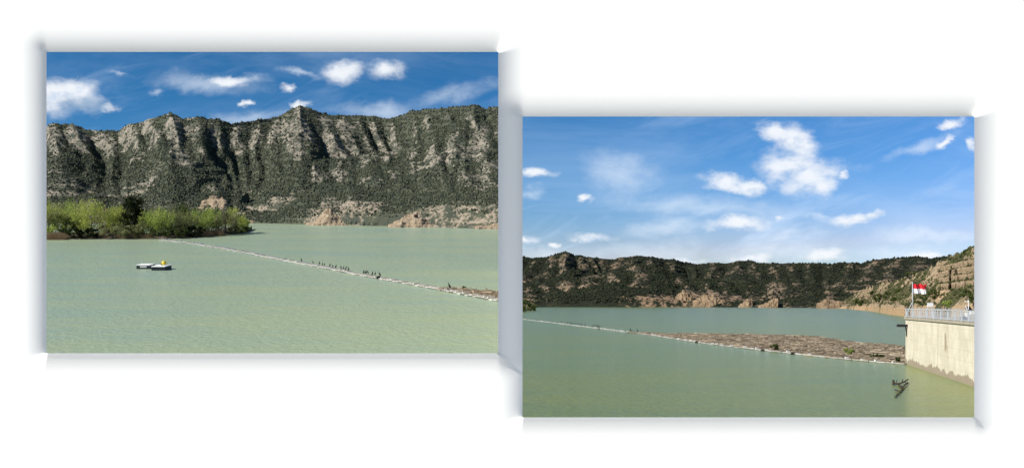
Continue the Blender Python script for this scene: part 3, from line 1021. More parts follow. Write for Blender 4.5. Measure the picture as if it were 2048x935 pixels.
# px, top row, width px, back, style, material, label
TR = [
    (100, 417, 62, 1.3, 'wisp', 'lime', 'tall feathery lime green willow cut off by the left edge of the left opening'),
    (128, 409, 58, 2.0, 'wisp', 'olive', 'grey olive willow behind the leftmost lime green tree'),
    (133, 432, 44, 0.5, 'bush', 'mid', 'dark green waterside bush with a black base near the left edge'),
    (160, 407, 62, 1.2, 'wisp', 'fresh', 'broad green willow left of the tallest lime tree on the spit'),
    (182, 410, 70, 0.9, 'wisp', 'lime', 'tallest bright lime willow in the left half of the spit'),
    (172, 402, 40, 2.3, 'wisp', 'grey', 'thin grey leafless crown poking above the bright lime willow'),
    (112, 452, 44, 0.35, 'bush', 'fresh', 'low green shrub above the reddish reed bed'),
    (152, 458, 30, 0.25, 'bush', 'dark', 'small black green shrub overhanging the water at the left'),
    (205, 428, 40, 1.6, 'wisp', 'grey', 'grey twiggy willow left of the bare pinkish tree'),
    (184, 456, 26, 0.3, 'bush', 'dark', 'dark little shrub by the pale rocks on the bank'),
    (229, 424, 34, 1.5, 'wisp', 'fresh', 'slim green tree just left of the bare pinkish tree'),
    (217, 414, 16, 1.9, 'column', 'pink', 'bare pinkish slender tree rising between two green trees'),
    (240, 418, 42, 1.2, 'wisp', 'lime', 'yellow lime tree touching the left side of the dark conifer'),
    (214, 448, 56, 0.4, 'bush', 'olive', 'wide yellow olive shrub in front of the bare pinkish tree'),
    (250, 450, 48, 0.4, 'bush', 'olive', 'low olive shrub row below the dark conifer'),
    (268, 387, 47, 1.0, 'cone', 'dark', 'dark green conifer, the tallest tree of the spit'),
    (281, 446, 40, 0.5, 'bush', 'olive', 'rounded dull olive shrub at the right foot of the dark conifer'),
    (302, 428, 40, 0.8, 'wisp', 'fresh', 'light green willow first to the right of the dark conifer'),
    (322, 424, 52, 0.7, 'wisp', 'fresh', 'full green willow above the end of the floating boom'),
    (310, 414, 34, 2.0, 'wisp', 'grey', 'pale bare crown behind the willows right of the conifer'),
    (345, 424, 42, 1.0, 'wisp', 'olive', 'greyish olive willow behind the driftwood at the boom end'),
    (362, 416, 50, 1.6, 'wisp', 'mid', 'dark green crown standing behind the middle of the right willows'),
    (372, 430, 40, 0.6, 'wisp', 'olive', 'yellow brown willow in the middle of the right hand group'),
    (391, 428, 46, 0.9, 'wisp', 'fresh', 'green willow left of the two tan reed clumps'),
    (415, 424, 52, 0.8, 'wisp', 'fresh', 'rich green round willow above the left tan reed clump'),
    (437, 422, 46, 0.9, 'wisp', 'mid', 'mid green willow above the right tan reed clump'),
    (452, 420, 40, 0.6, 'wisp', 'grey', 'grey twiggy willow near the tip of the spit'),
    (470, 422, 46, 0.5, 'wisp', 'lime', 'yellow green willow second from the tip of the spit'),
    (488, 438, 30, 0.12, 'bush', 'fresh', 'green bush at the very tip of the spit over the water'),
    (478, 452, 36, 0.1, 'bush', 'mid', 'dark low bush under the yellow green willow near the tip'),
    (350, 452, 46, 0.25, 'bush', 'mid', 'dark undergrowth bush behind the driftwood stump'),
    (392, 452, 34, 0.2, 'bush', 'dark', 'nearly black bush at the left side of the tan reeds'),
]
for i, (px, topr, wpx, back, style, mt, lab) in enumerate(TR):
    p = base_L(px, back)
    _, vt = ldir(px, topr)
    h = (vt * p.y - p.z) * (1.0 if style == 'cone' else 1.10)
    w = wpx / 2000 * p.y * 1.12
    nl = 9000 if style == 'cone' else (int(1300 + 40 * wpx) if style == 'wisp' else int(900 + 42 * wpx))
    if mt == 'grey' or mt == 'pink': nl = int(nl * 0.55)
    cat = 'tree' if style in ('wisp', 'cone', 'column') else 'shrub'
    nm = {'cone': 'conifer_tree', 'column': 'bare_tree', 'wisp': 'willow_tree', 'bush': 'waterside_shrub'}[style]
    make_tree(ML(p, i * 1.3), h, w, style, LM[mt], 100 + i, lab, cat, nm, M_pink if mt == 'pink' else None, nl, 0.023 if style != 'bush' else 0.019,
              0.05 if style in ('bush', 'cone') else 0.12, 90 if style == 'cone' else (34 if style == 'wisp' else 22), 'trees and shrubs on the spit')


def reeds(M, w, d, h, n, mat, label, seed, name='reed_clump'):
    r = np.random.default_rng(seed)
    x = r.uniform(-w / 2, w / 2, n)
    y = r.uniform(-d / 2, d / 2, n)
    hh = h * (0.55 + 0.45 * np.sqrt(np.clip(1 - (2 * x / w) ** 2, 0, 1))) * r.uniform(0.6, 1.05, n)
    lx, ly = r.normal(size=n) * h * 0.16, r.normal(size=n) * h * 0.1
    bw = h * 0.02
    V = np.stack([np.stack([x - bw, y, 0 * x - 0.02], -1), np.stack([x + bw, y, 0 * x - 0.02], -1), np.stack([x + lx, y + ly, hh], -1)], 1)
    me = mesh_np('reed_stems', V.reshape(-1, 3), np.arange(n * 3).reshape(-1, 3), mat, {'tint': np.repeat(r.random(n), 3)}, smooth=False)
    o = link(name, me, None, M)
    return tag(o, label, 'reeds', 'dry reed clumps on the bank')


for (px, row, wpx, hpx, lab) in [(112, 479, 44, 17, 'reddish brown reed bed in the lower left corner of the spit'), (406, 473.5, 36, 15, 'left one of two tan reed clumps at the water'), (430, 471.5, 34, 14, 'right one of two tan reed clumps at the water'),
                                 (292, 477, 22, 10, 'small straw coloured reed tuft left of the stranded driftwood'), (200, 477, 34, 8, 'low dry grass on the open bank by the pale rocks'), (250, 477, 46, 9, 'thin dry grass strip below the dark conifer')]:
    p = Lw(px, row)
    reeds(ML(p), wpx / 2000 * p.y, 0.25, hpx / 2000 * p.y, 1500, M_reed, lab, int(px))
# pale stones on the bank
for i, (px, row, r0) in enumerate([(150, 474.5, .05), (158, 475.5, .07), (168, 474.8, .06), (178, 475.5, .05), (182, 474.2, .04)]):
    p = Lw(px, row)
    v0, f0 = ico()
    v0 = v0 * (1 + (rng.random((12, 1)) - .5) * .5) * np.array([1.4, .8, .6]) * r0
    o = link('bank_stone', mesh_np('bank_stone', v0, f0, M_rockL, smooth=False), None, ML(p))
    tag(o, ['leftmost pale stone on the open bank of the spit', 'largest pale stone on the open bank of the spit', 'third pale stone from the left on the open bank', 'fourth pale stone from the left on the open bank', 'rightmost and smallest pale stone on the open bank'][i], 'stone', 'pale stones on the bank')


# ---- floating boom: modules with a raised cross rib
def boom(name, line, to_world, M, n, unit, label, width, seed, gap=0.04, rib_h=0.35, rib_w=0.16, fh_=0.2, group=None):
    root = D.objects.new(name, None)
    COL.objects.link(root)
    P = [to_world(px, py) for px, py in line]
    root.matrix_basis = M @ Matrix.Translation(P[-1])
    root.empty_display_size = unit
    tag(root, label, 'floating boom', group)
    L = [0]
    for a, b in zip(P, P[1:]): L.append(L[-1] + (b - a).length)
    # modules get the same true length
    ml = L[-1] / n
    mb = MB()
    hw = width / 2
    mb.box((0, 0, fh_ * unit / 2), (ml * (1 - gap) / 2, hw, fh_ * unit / 2 + 0.02 * unit))
    fl = mb.mesh('float', M_float)
    fl2 = fl.copy()
    fl2.materials[0] = M_float2
    mb = MB()
    mb.box((0, -hw - 0.03 * unit, 0.0), (ml / 2, 0.03 * unit, fh_ * 0.35 * unit))
    sk = mb.mesh('skirt', M_skirt)
    mb = MB()
    mb.box((0, 0, (fh_ + 0.021 + rib_h / 2) * unit), (rib_w * unit, hw * 0.95, rib_h * unit / 2))
    rb = mb.mesh('rib', M_rib)
    r = random.Random(seed)
    for i in range(n):
        s = (i + 0.5) * ml
        k = max(j for j in range(len(L)) if L[j] <= s)
        k = min(k, len(P) - 2)
        f = (s - L[k]) / (L[k + 1] - L[k])
        p = P[k].lerp(P[k + 1], f) - P[-1]
        d = P[k + 1] - P[k]
        Mx = Matrix.Translation(p + Vector((0, 0, r.uniform(-0.03, 0.03) * unit))) @ Matrix.Rotation(math.atan2(d.y, d.x) + r.uniform(-0.03, 0.03), 4, 'Z')
        o = link('float', fl if r.random() < 0.6 else fl2, root, Mx @ Matrix.Rotation(r.uniform(-0.04, 0.04), 4, 'X') @ Matrix.Scale(r.uniform(0.95, 1.02), 4, (1, 0, 0)))
        if r.random() < 0.8:
            q = link('rib', rb, o)
            q.matrix_basis = Matrix.Translation((r.uniform(-0.35, 0.35) * ml, 0, 0)) @ Matrix.Rotation(r.uniform(-0.15, 0.15), 4, 'Z') @ Matrix.Scale(r.uniform(0.6, 1.15), 4, (0, 0, 1))
        link('skirt', sk, o)
    return P


lineL = [(330, 480.5), (380, 486), (440, 495.5), (500, 506.5), (560, 518), (620, 529.5), (680, 541), (740, 553), (800, 563.5), (860, 574.5), (920, 586), (1001, 601.5)]
PL = boom('floating_boom', lineL, Lw, Rt, 150, UL, 'white floating boom crossing the left view from the driftwood to its right edge', 0.60 * UL, 4, rib_h=0.07, rib_w=0.04, fh_=0.07)


def line_row(line, px):
    return float(pl(line, px))


# stranded wood at the boom's far end
def drift(name, M, s, label, seed, n=9, mat=M_bark):
    mb = MB()
    r = random.Random(seed)
    for i in range(n):
        a = r.uniform(0, math.pi * 2)
        l = s * r.uniform(0.35, 1.0)
        e = r.uniform(0.05, 0.7)
        p1 = Vector((math.cos(a) * l, math.sin(a) * l * 0.5, l * e * 0.6))
        mb.tube([(0, 0, 0), p1 * 0.5 + Vector((0, 0, l * 0.1)), p1], [s * 0.09, s * 0.06, s * 0.02], 5)
        if i % 2:
            q = p1 * 0.55
            mb.tube([q, q + Vector((r.uniform(-.3, .3) * s, r.uniform(-.1, .1) * s, r.uniform(0, .3) * s))], [s * 0.04, s * 0.012], 4)
    return tag(mb.build(name, mat, None, True, M), label, 'driftwood')


drift('driftwood', ML(Lw(332, 478.5)), 0.17, 'brown driftwood stump stranded where the boom meets the spit', 3)
mb = MB()
mb.box((0, 0, 0.02), (0.10, 0.05, 0.022))
tag(mb.build('end_float', M_float, None, M=ML(Lw(325, 481))), 'pale stray float beside the driftwood stump at the end of the boom', 'float')


# ---- cormorants
def bird_mesh(h, name='cormorant_body', spread=0):
    mb = MB()
    pts = [(-0.30, 0, 0.02), (-0.20, 0, 0.14), (-0.08, 0, 0.34), (0.04, 0, 0.56), (0.10, 0, 0.70), (0.07, 0, 0.82), (0.09, 0, 0.92), (0.17, 0, 0.965), (0.23, 0, 0.955)]
    rad = [0.03, 0.07, 0.15, 0.16, 0.10, 0.055, 0.05, 0.058, 0.03]
    mb.tube([Vector(p) * h for p in pts], [r * h for r in rad], 8)
    if spread:
        for s in (-1, 1):
            mb.add([Vector(p) * h for p in [(0.06, 0.1 * s, 0.66), (0.04, 0.5 * s, 0.72), (0.0, 0.62 * s, 0.45), (-0.06, 0.12 * s, 0.40)]], [(0, 1, 2, 3)])
    else:
        for s in (-1, 1):
            mb.tube([Vector(p) * h for p in [(0.06, 0.13 * s, 0.62), (-0.04, 0.17 * s, 0.40), (-0.24, 0.06 * s, 0.08)]], [0.06 * h, 0.07 * h, 0.015 * h], 5)
    mb.tube([Vector((0.03, 0.05, 0.25)) * h, Vector((0.05, 0.05, 0)) * h], 0.03 * h, 4)
    mb.tube([Vector((0.03, -0.05, 0.25)) * h, Vector((0.05, -0.05, 0)) * h], 0.03 * h, 4)
    return mb.mesh(name, M_bird, True)


def beak_mesh(h):
    mb = MB()
    mb.tube([Vector((0.22, 0, 0.955)) * h, Vector((0.36, 0, 0.94)) * h], [0.022 * h, 0.008 * h], 5)
    return mb.mesh('beak', M_beak, True)


BH = 0.064
bm, bms, bk = bird_mesh(BH), bird_mesh(BH, 'cormorant_spread', 1), beak_mesh(BH)
ord_ = ['first', 'second', 'third', 'fourth', 'fifth']
BG = [('lone pair at the far left of the left boom flock', [(603, 1), (626, 0.8)]),
      ('three birds next along the left boom after the lone pair', [(639, 1), (645, .8), (649, .8)]),
      ('widely spaced three in the left boom flock', [(660, 1), (665.5, .8), (672, 1)]),
      ('row of four in the middle of the left boom flock', [(682, .9), (687, .9), (692, 1), (697, .95)]),
      ('tight four right of the gap in the left boom flock', [(727.5, .9), (730.5, .85), (733, .95), (736, .9)]),
      ('pair just left of the black float on the left boom', [(745, 1), (750.5, 1)]),
      ('single bird above the black float on the left boom', [(759.5, 1.15)]),
      ('single bird on the left boom beside brown litter', [(899, 1.35)])]
for gi, (gl, bl) in enumerate(BG):
    for k, (px, s) in enumerate(bl):
        p = Lw(px, line_row(lineL, px) - 1.2)
        p.z += 0.13 * UL
        rz = random.choice((0, math.pi)) + random.uniform(-0.5, 0.5)
        if gi in (6, 7): rz = math.pi + 0.1
        lab = 'black cormorant, ' + (ord_[k] + ' of the ' if len(bl) > 1 else '') + gl
        t = empty('cormorant', ML(p, rz, s * 1.1), lab, 'bird', 'cormorants on the left boom')
        link('cormorant_body', bms if (gi, k) in ((3, 2), (1, 1)) else bm, t)
        link('beak', bk, t)
mb = MB()
mb.tube([(-0.05, 0, 0.02), (0.05, 0, 0.05)], 0.035, 8)
mb.box((0, 0, 0.01), (0.05, 0.035, 0.02))
tag(mb.build('mooring_float', M_dark, None, M=ML(Lw(757, 557) + Vector((0, -0.03, 0.01)), 0.5, 0.55)), 'black mooring float against the left boom under the last cormorant of the flock', 'buoy')

# ---- bathing raft: two white-decked pontoons, a yellow ball on one
def pontoon(px0, px1, row, depth, label, name='pontoon', panel=False, h=0.0125):
    a, b = Lw(px0, row), Lw(px1, row)
    c = (a + b) / 2
    w = (b - a).length / 2
    t = empty(name, ML(c + Vector((0, depth / 2, 0))), label, 'raft', 'pontoons of the moored raft')
    H = 8.2 / 2000 * c.y
    mb = MB()
    mb.box((0, 0, H * 0.42), (w, depth / 2, H * 0.45))
    mb.build('hull', M_raft, t)
    mb = MB()
    mb.box((0, 0, H * 0.87 + H * 0.08), (w * 1.02, depth / 2 * 1.04, H * 0.09))
    mb.build('deck', M_rafttop, t)
    mb = MB()
    for s in (-1, 1):
        mb.tube([(s * w * 0.9, depth * 0.45, H), (s * w * 0.9, depth * 0.45, H * 1.9)], 0.004, 5)
        mb.tube([(s * w * 0.9, -depth * 0.45, H), (s * w * 0.9, -depth * 0.45, H * 1.5)], 0.003, 5)
    mb.build('deck_post', M_galv, t)
    if panel:
        mb = MB()
        for k in range(7):
            mb.box((-w * 0.42 + k * w * 0.14, -depth / 2 - 0.003, H * 0.55), (w * 0.05, 0.002, H * 0.16))
        mb.build('side_lettering', M_white, t)
    return c, w, H


pontoon(273, 300.5, 537.5, 0.26, 'left pontoon of the moored raft with dark side and pale plate', panel=True)
c, w, H = pontoon(303, 330, 540.5, 0.36, 'right pontoon of the moored raft carrying the yellow ball')
p = c + Vector((w * 0.22, 0.24, H * 1.05))
t = empty('yellow_buoy', ML(p), 'yellow ball buoy with brown bracket standing on the right pontoon', 'buoy')
mb = MB(); mb.ball((0, 0, 0.04), 0.042, 14, 9); mb.build('ball', M_yellow, t, True)
mb = MB(); mb.box((-0.035, 0.01, 0.02), (0.02, 0.02, 0.02)); mb.box((0.0, 0, -0.002), (0.045, 0.02, 0.006)); mb.build('bracket', plain('brown_paint', (0.12, 0.08, 0.03)), t)
mb = MB(); mb.tube([(0.05, 0.02, 0), (0.055, 0.02, 0.11)], 0.003, 5); mb.tube([(-0.06, 0.02, 0), (-0.06, 0.02, 0.09)], 0.003, 5); mb.build('staff', M_yellow, t)


# ------------------------------------------------------------------ RIGHT OPENING
def Rw(px, py):
    y = 8.0 / ((py - 605) / 2000)
    return Vector((cu(px) * y, y, -8.0))


ys = np.concatenate([np.linspace(8, 200, 60), np.linspace(210, 2000, 60), np.linspace(2100, 9000, 10)])
xs = np.linspace(-1, 1, 60)
gx_, gy_ = np.meshgrid(xs, ys)
V = np.stack([gx_ * (gy_ * 1.2 + 60), gy_, np.full_like(gy_, -8.0)], -1).reshape(-1, 3)
tag(link('water', mesh_np('water', V, grid_faces(*gx_.shape), M_waterR)), kind='structure')

skyR = [(300, 570), (700, 565), (940, 540), (1010, 516), (1045, 513), (1065, 515), (1095, 513), (1113, 508), (1131, 503), (1150, 509), (1175, 513), (1205, 517), (1225, 518), (1245, 514), (1283, 511), (1310, 515), (1345, 519), (1375, 525), (1395, 528), (1420, 525), (1450, 526), (1480, 522), (1500, 521),
        (1515, 525), (1560, 526), (1640, 526), (1662, 528), (1680, 524), (1720, 526), (1745, 520), (1765, 517), (1800, 515), (1830, 513), (1860, 516), (1890, 512), (1930, 512), (2000, 510), (2400, 520)]
shoreR = [(300, 613.1), (1045, 613.1), (1300, 613.3), (1480, 614.2), (1700, 615.5), (2400, 616)]
spR = [260, 330, 420, 500, 580, 660, 740, 820, 900, 960, 1010, 1045, 1075, 1102, 1131, 1160, 1182, 1205, 1238, 1270, 1305, 1345, 1390, 1435, 1480, 1510, 1545, 1580, 1620, 1665, 1710, 1755, 1800, 1850, 1900, 1960, 2060, 2200, 2400]
rockR = [(1130, 530, 12, 22, .25), (1165, 530, 12, 18, .2), (1300, 535, 40, 12, .3), (1560, 545, 40, 10, .2), (1730, 545, 50, 12, .25), (1200, 560, 60, 14, -.2), (1490, 555, 60, 12, -.2)]
pxs = np.concatenate([np.linspace(300, 1000, 150), np.linspace(1003, 2050, 640)])
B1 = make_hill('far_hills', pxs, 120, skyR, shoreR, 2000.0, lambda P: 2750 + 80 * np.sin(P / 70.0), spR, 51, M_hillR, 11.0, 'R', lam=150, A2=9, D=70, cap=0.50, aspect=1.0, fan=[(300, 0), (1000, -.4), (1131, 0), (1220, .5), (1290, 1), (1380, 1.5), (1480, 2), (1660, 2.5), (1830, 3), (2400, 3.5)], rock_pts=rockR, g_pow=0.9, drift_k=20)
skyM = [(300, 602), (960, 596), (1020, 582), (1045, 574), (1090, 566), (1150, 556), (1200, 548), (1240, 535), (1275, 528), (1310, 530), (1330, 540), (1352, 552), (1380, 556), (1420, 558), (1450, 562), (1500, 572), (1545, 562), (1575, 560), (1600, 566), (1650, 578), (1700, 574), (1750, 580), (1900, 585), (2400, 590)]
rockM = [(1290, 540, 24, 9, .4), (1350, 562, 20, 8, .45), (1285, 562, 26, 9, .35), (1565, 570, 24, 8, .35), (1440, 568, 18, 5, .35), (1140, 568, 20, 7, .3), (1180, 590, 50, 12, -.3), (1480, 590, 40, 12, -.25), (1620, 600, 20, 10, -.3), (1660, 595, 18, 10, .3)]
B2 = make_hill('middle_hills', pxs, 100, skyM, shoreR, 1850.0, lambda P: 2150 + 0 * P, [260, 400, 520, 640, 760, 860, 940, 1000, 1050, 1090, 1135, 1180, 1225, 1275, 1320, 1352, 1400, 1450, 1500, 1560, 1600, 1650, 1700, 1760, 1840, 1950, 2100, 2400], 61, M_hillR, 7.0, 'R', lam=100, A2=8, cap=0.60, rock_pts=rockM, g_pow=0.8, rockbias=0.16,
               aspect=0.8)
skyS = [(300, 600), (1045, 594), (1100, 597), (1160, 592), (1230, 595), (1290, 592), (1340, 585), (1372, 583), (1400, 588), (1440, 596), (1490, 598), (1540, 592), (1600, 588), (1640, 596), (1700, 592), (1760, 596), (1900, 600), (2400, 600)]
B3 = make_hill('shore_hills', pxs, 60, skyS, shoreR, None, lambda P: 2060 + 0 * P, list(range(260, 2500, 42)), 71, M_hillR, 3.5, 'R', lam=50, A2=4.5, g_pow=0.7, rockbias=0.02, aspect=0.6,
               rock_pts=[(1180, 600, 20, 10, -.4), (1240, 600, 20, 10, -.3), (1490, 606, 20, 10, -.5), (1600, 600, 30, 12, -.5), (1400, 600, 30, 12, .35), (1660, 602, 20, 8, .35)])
scatter('far_scrub', B1[0], B1[1], B1[2], 20000, 2.9, M_shrubR, 'dark scrub on the highest far ridge of the right view', None, 11, 0.05, 0.9)
scatter('far_scrub', B2[0], B2[1], B2[2], 20000, 2.5, M_shrubR, 'dark scrub on the middle hills of the right view', None, 12, 0.03, 0.9, 0.10)
scatter('far_scrub', B3[0], B3[1], B3[2], 9000, 2.5, M_shrubR, 'dark bushes along the far waterline of the right view', None, 13, 0.0, 0.9)
for (a, b_, prof, base, lab) in [(1128, 1168, [611, 604, 598, 599, 605, 610], 613.2, 'small tan bluff at the far waterline near the left of the right view'),
                                 (1208, 1250, [612, 606, 601, 598, 603], 613.3, 'tan rock bank second from left on the right view far shore'),
                                 (1310, 1392, [611, 606, 600, 601, 592, 584, 592, 600], 613.6, 'pointed ochre knoll, highest rock on the far shore of the right view'),
                                 (1385, 1470, [604, 598, 593, 594, 600, 606, 611], 613.9, 'rounded ochre knoll just right of the pointed one'),
                                 (1476, 1504, [611, 604, 597, 602], 614.3, 'small dark edged ochre rock between two wooded gullies'),
                                 (1516, 1556, [611, 607, 600, 599], 614.8, 'ochre rock left of the dark wooded shore'),
                                 (1632, 1706, [608, 602, 600, 603, 607, 610], 616.2, 'broad dry bank before the near cliff of the right view')]:
    outcrop('rock_outcrop', a, b_, prof, base, 'R', 45.0, int(a), M_rockR, lab, 4)
# white boat shed on the far shore
mb = MB()
pbt = Rw(1360, 613.2)
t = empty('moored_boat', Matrix.Translation(pbt + Vector((0, -14, 0))), 'tiny white moored boat below the pointed ochre knoll', 'boat')
hull = [(-5.5, 0, 1.6), (-4.0, -1.8, 1.4), (2.5, -1.8, 1.3), (5.5, 0, 1.8), (2.5, 1.8, 1.3), (-4.0, 1.8, 1.4)]
low = [(-4.5, 0, -0.2), (-3.5, -1.2, -0.2), (2, -1.2, -0.2), (4.2, 0, -0.2), (2, 1.2, -0.2), (-3.5, 1.2, -0.2)]
mb.add(hull + low, [(0, 1, 2, 3, 4, 5)] + [(i, i + 6, (i + 1) % 6 + 6, (i + 1) % 6) for i in range(6)])
mb.build('hull', M_white, t)
mb = MB(); mb.box((-0.8, 0, 2.1), (2.2, 1.2, 0.8)); mb.build('cabin', M_white, t)

# ---- near cliff on the right
pxs = np.linspace(1652, 2250, 440)
shC = [(1652, 613.5), (1690, 617), (1740, 621), (1780, 628), (1812, 632), (1880, 640), (1948, 646), (2100, 660), (2350, 690)]
skC = [(1652, 612), (1672, 607), (1692, 598), (1712, 587), (1725, 578), (1745, 572), (1765, 567), (1790, 561), (1812, 556), (1832, 548), (1852, 538), (1868, 528), (1885, 519), (1905, 511), (1925, 503), (1948, 494), (2050, 450), (2350, 330)]
nt = 240
ts = np.concatenate([[-0.06], np.linspace(0, 1, nt), [1.03, 1.1, 1.25, 1.5]])
PX, TT = np.meshgrid(pxs, ts)
u = (PX - 1024) / 2000
vs = (605 - pl(shC, PX)) / 2000
vc = (605 - pl(skC, PX)) / 2000
y0 = np.clip(-8.0 / vs, 150, 1900)
y1 = y0 * 1.22 + 25
t = np.clip(TT, 0, 1)
y = y0 + (y1 - y0) * TT
X_ = u * y
# banded cliff to the right, broken slope to the left
bandx = sstep(PX, 1872, 1885)
RWc = pl(skC, PX) * t + pl(shC, PX) * (1 - t)
cliffz = bandx * sstep(RWc, 600, 590) * sstep(RWc, 524, 532)
spur = bandx * 0 + np.exp(-((PX - 1732) / 18) ** 2) * sstep(RWc, 612, 600) * sstep(RWc, 570, 578)
gpro = 0.16 * sstep(t, 0, 0.05) + 0.84 * t ** 0.95
v = vs + (vc - vs) * gpro
z = v * y
S = 9.0
z = z + (ridged(X_ / 26, y / 60, 5, 91) - 0.55) * 5.0 * sstep(t, 0.02, 0.2) * (1 - 0.6 * sstep(t, 0.85, 1)) * (1 - 0.7 * cliffz)
z = z + (fbm(X_ / 4, y / 12, 6, 93, 0.6) - 0.5) * 4.0 * sstep(t, 0, 0.1)
led = 3.6
q = z / led + 0.5 * fbm(X_ / 30, y / 90, 3, 95)
fq = q - np.floor(q)
am = np.clip(0.35 + 0.6 * cliffz + 0.6 * spur, 0, 0.97) * sstep(t, 0.02, 0.1)
z2 = (np.floor(q) + sstep(fq, 0.42, 0.58)) * led - 0.5 * led * 0
z = z + (z2 - q * led) * am
# bedding gaps: recess the slope just under each ledge
gapm = np.exp(-((fq - 0.42) / 0.09) ** 2)
y = y + gapm * 2.6 * np.clip(cliffz + spur + 0.25, 0, 1) * sstep(t, 0.02, 0.1)
# vertical cleft
cleft = np.exp(-((PX - 1901) / 1.6) ** 2) * sstep(RWc, 592, 586) * sstep(RWc, 545, 552)
y = y + cleft * 14
z = np.where(TT > 1, z - (TT - 1) * (y1 - y0) * 0.4, z)
z = np.where(TT < 0, -9.5, z)
X_ = u * y
nn = fbm(X_ / 18, y / 40, 4, 97)
rock = 0.50 + 0.55 * cliffz + 0.6 * spur + 0.5 * (nn - 0.5) + 0.5 * sstep(t, 0.14, 0.02) - 0.45 * sstep(nn, 0.50, 0.36) * (1 - cliffz)
for (qx, qy, rx, ry, am_) in [(1790, 590, 22, 14, -.35), (1850, 600, 22, 14, -.3), (1930, 600, 24, 12, -.3), (1915, 520, 34, 8, -.25), (1850, 560, 30, 12, .2), (1880, 610, 18, 12, .5), (1760, 600, 18, 12, -.15), (1700, 600, 14, 12, -.2)]:
    rock += am_ * np.exp(-((PX - qx) / rx) ** 2 - ((RWc - qy) / ry) ** 2)
warm = np.clip(0.85 * sstep(t + 0.12 * (nn - 0.5) * 2, 0.10, 0.01) + 0.7 * np.exp(-((PX - 1882) / 16) ** 2 - ((RWc - 606) / 12) ** 2), 0, 1)
me = mesh_np('cliff', np.stack([X_, y, z], -1).reshape(-1, 3), grid_faces(*PX.shape), M_cliff, {'rock': rock, 'warm': warm, 'crack': np.clip(gapm * (cliffz + spur) + cleft, 0, 1)})
tag(link('cliff', me), kind='structure')
CV = np.stack([X_, y, z], -1)
scatter('cliff_scrub', CV, rock, TT, 2600, 1.15, M_shrubC, 'low scrub tufts scattered over the layered tan cliff', None, 21, 0.12, 0.8, 0.35)


def on_cliff(px, row):
    """first grid point of the cliff that a sight line through this place meets"""
    j = int(np.argmin(np.abs(pxs - px)))
    col = CV[1:-4, j]
    rr = 605 - 2000 * col[:, 2] / col[:, 1]
    i = int(np.argmin(np.abs(rr - row)))
    return Vector(col[i])


BUSH = [(1720, 612, 22, 17, 'mid', 'dark round bush at the waterline left of the cliff spur'), (1758, 606, 26, 22, 'mid', 'large green bush below the cliff spur'), (1776, 598, 22, 16, 'mid', 'green bush right of the large one below the spur'), (1790, 606, 16, 12, 'mid', 'small dark bush over the orange bank'),
        (1812, 612, 20, 13, 'olive', 'olive bush behind the pier corner'), (1846, 612, 26, 20, 'mid', 'dark green bush below and right of the flag'), (1868, 600, 24, 22, 'mid', 'tall dark bush above the white notice board'), (1894, 618, 26, 20, 'fresh', 'bright green bush on the orange slope behind the railing'),
        (1934, 604, 24, 26, 'mid', 'dark tree below the banded cliff at the right'), (1946, 612, 16, 24, 'mid', 'dark bush at the right edge beside the weather station'), (1876, 566, 16, 10, 'olive', 'small grey green bush on the slope left of the banded cliff'), (1822, 545, 26, 12, 'mid', 'dark bushes on the skyline of the cliff shoulder'),
        (1932, 507, 16, 8, 'mid', 'dark bush high on the cliff skyline near the right edge'), (1908, 522, 22, 8, 'olive', 'olive bush above the banded cliff'), (1745, 590, 14, 8, 'mid', 'small bush tucked into the spur'), (1800, 586, 16, 10, 'mid', 'dark bush on the broken slope left of the flag')]
for i, (px, row, w_, h_, mt, lab) in enumerate(BUSH):
    p = on_cliff(px, row)
    s = p.y / 2000
    make_tree(Matrix.Translation(p), h_ * s, w_ * s, 'round', LM[mt], 300 + i, lab, 'bush', 'cliff_bush', None, 700, s * 1.5, 0.05, 16, 'bushes on the cliff')
# tip of the wooded spit seen from here
for (px, row, w_, h_, mt, lab) in [(1050, 623, 44, 24, 'mid', 'dark green bush filling the left edge of the right view'), (1063, 621, 20, 16, 'olive', 'olive bush at the tip of the spit in the right view')]:
    p = Rw(px, row)
    s = p.y / 2000
    make_tree(Matrix.Translation(p), h_ * s, w_ * s, 'round', LM[mt], int(px), lab, 'bush', 'waterside_shrub', None, 1800, s * 1.5, 0.03, 22)

# ---- right boom, birds and litter
lineR = [(1020, 634.5), (1045, 638), (1100, 644.5), (1200, 657), (1300, 669.5), (1350, 677.5), (1400, 685), (1500, 697.5), (1600, 708.5), (1700, 719), (1812, 728.5)]
boom('floating_boom', lineR, Rw, Matrix.Identity(4), 118, 1.0, 'white floating boom crossing the right view to the concrete pier', 0.50, 5, rib_h=0.22, rib_w=0.12, fh_=0.13)
bmR, bkR = bird_mesh(0.85), beak_mesh(0.85)
for k, px in enumerate([1123, 1135, 1141, 1144, 1151, 1157, 1163, 1170, 1186, 1190, 1195, 1198, 1261, 1275]):
    p = Rw(px, line_row(lineR, px) - 0.6)
    p.z += 0.30
    nth = ['leftmost', 'second', 'third', 'fourth', 'fifth', 'sixth', 'seventh', 'eighth', 'ninth', 'tenth', 'eleventh', 'twelfth', 'thirteenth', 'rightmost'][k]
    t = empty('cormorant', Matrix.Translation(p) @ Matrix.Rotation(random.choice((0, math.pi)), 4, 'Z'), 'tiny black cormorant on the right boom, ' + (nth + ' from the left' if k not in (0, 13) else nth + ' one of the row'), 'bird', 'cormorants on the right boom')
    link('cormorant_body', bmR, t)
    link('beak', bkR, t)
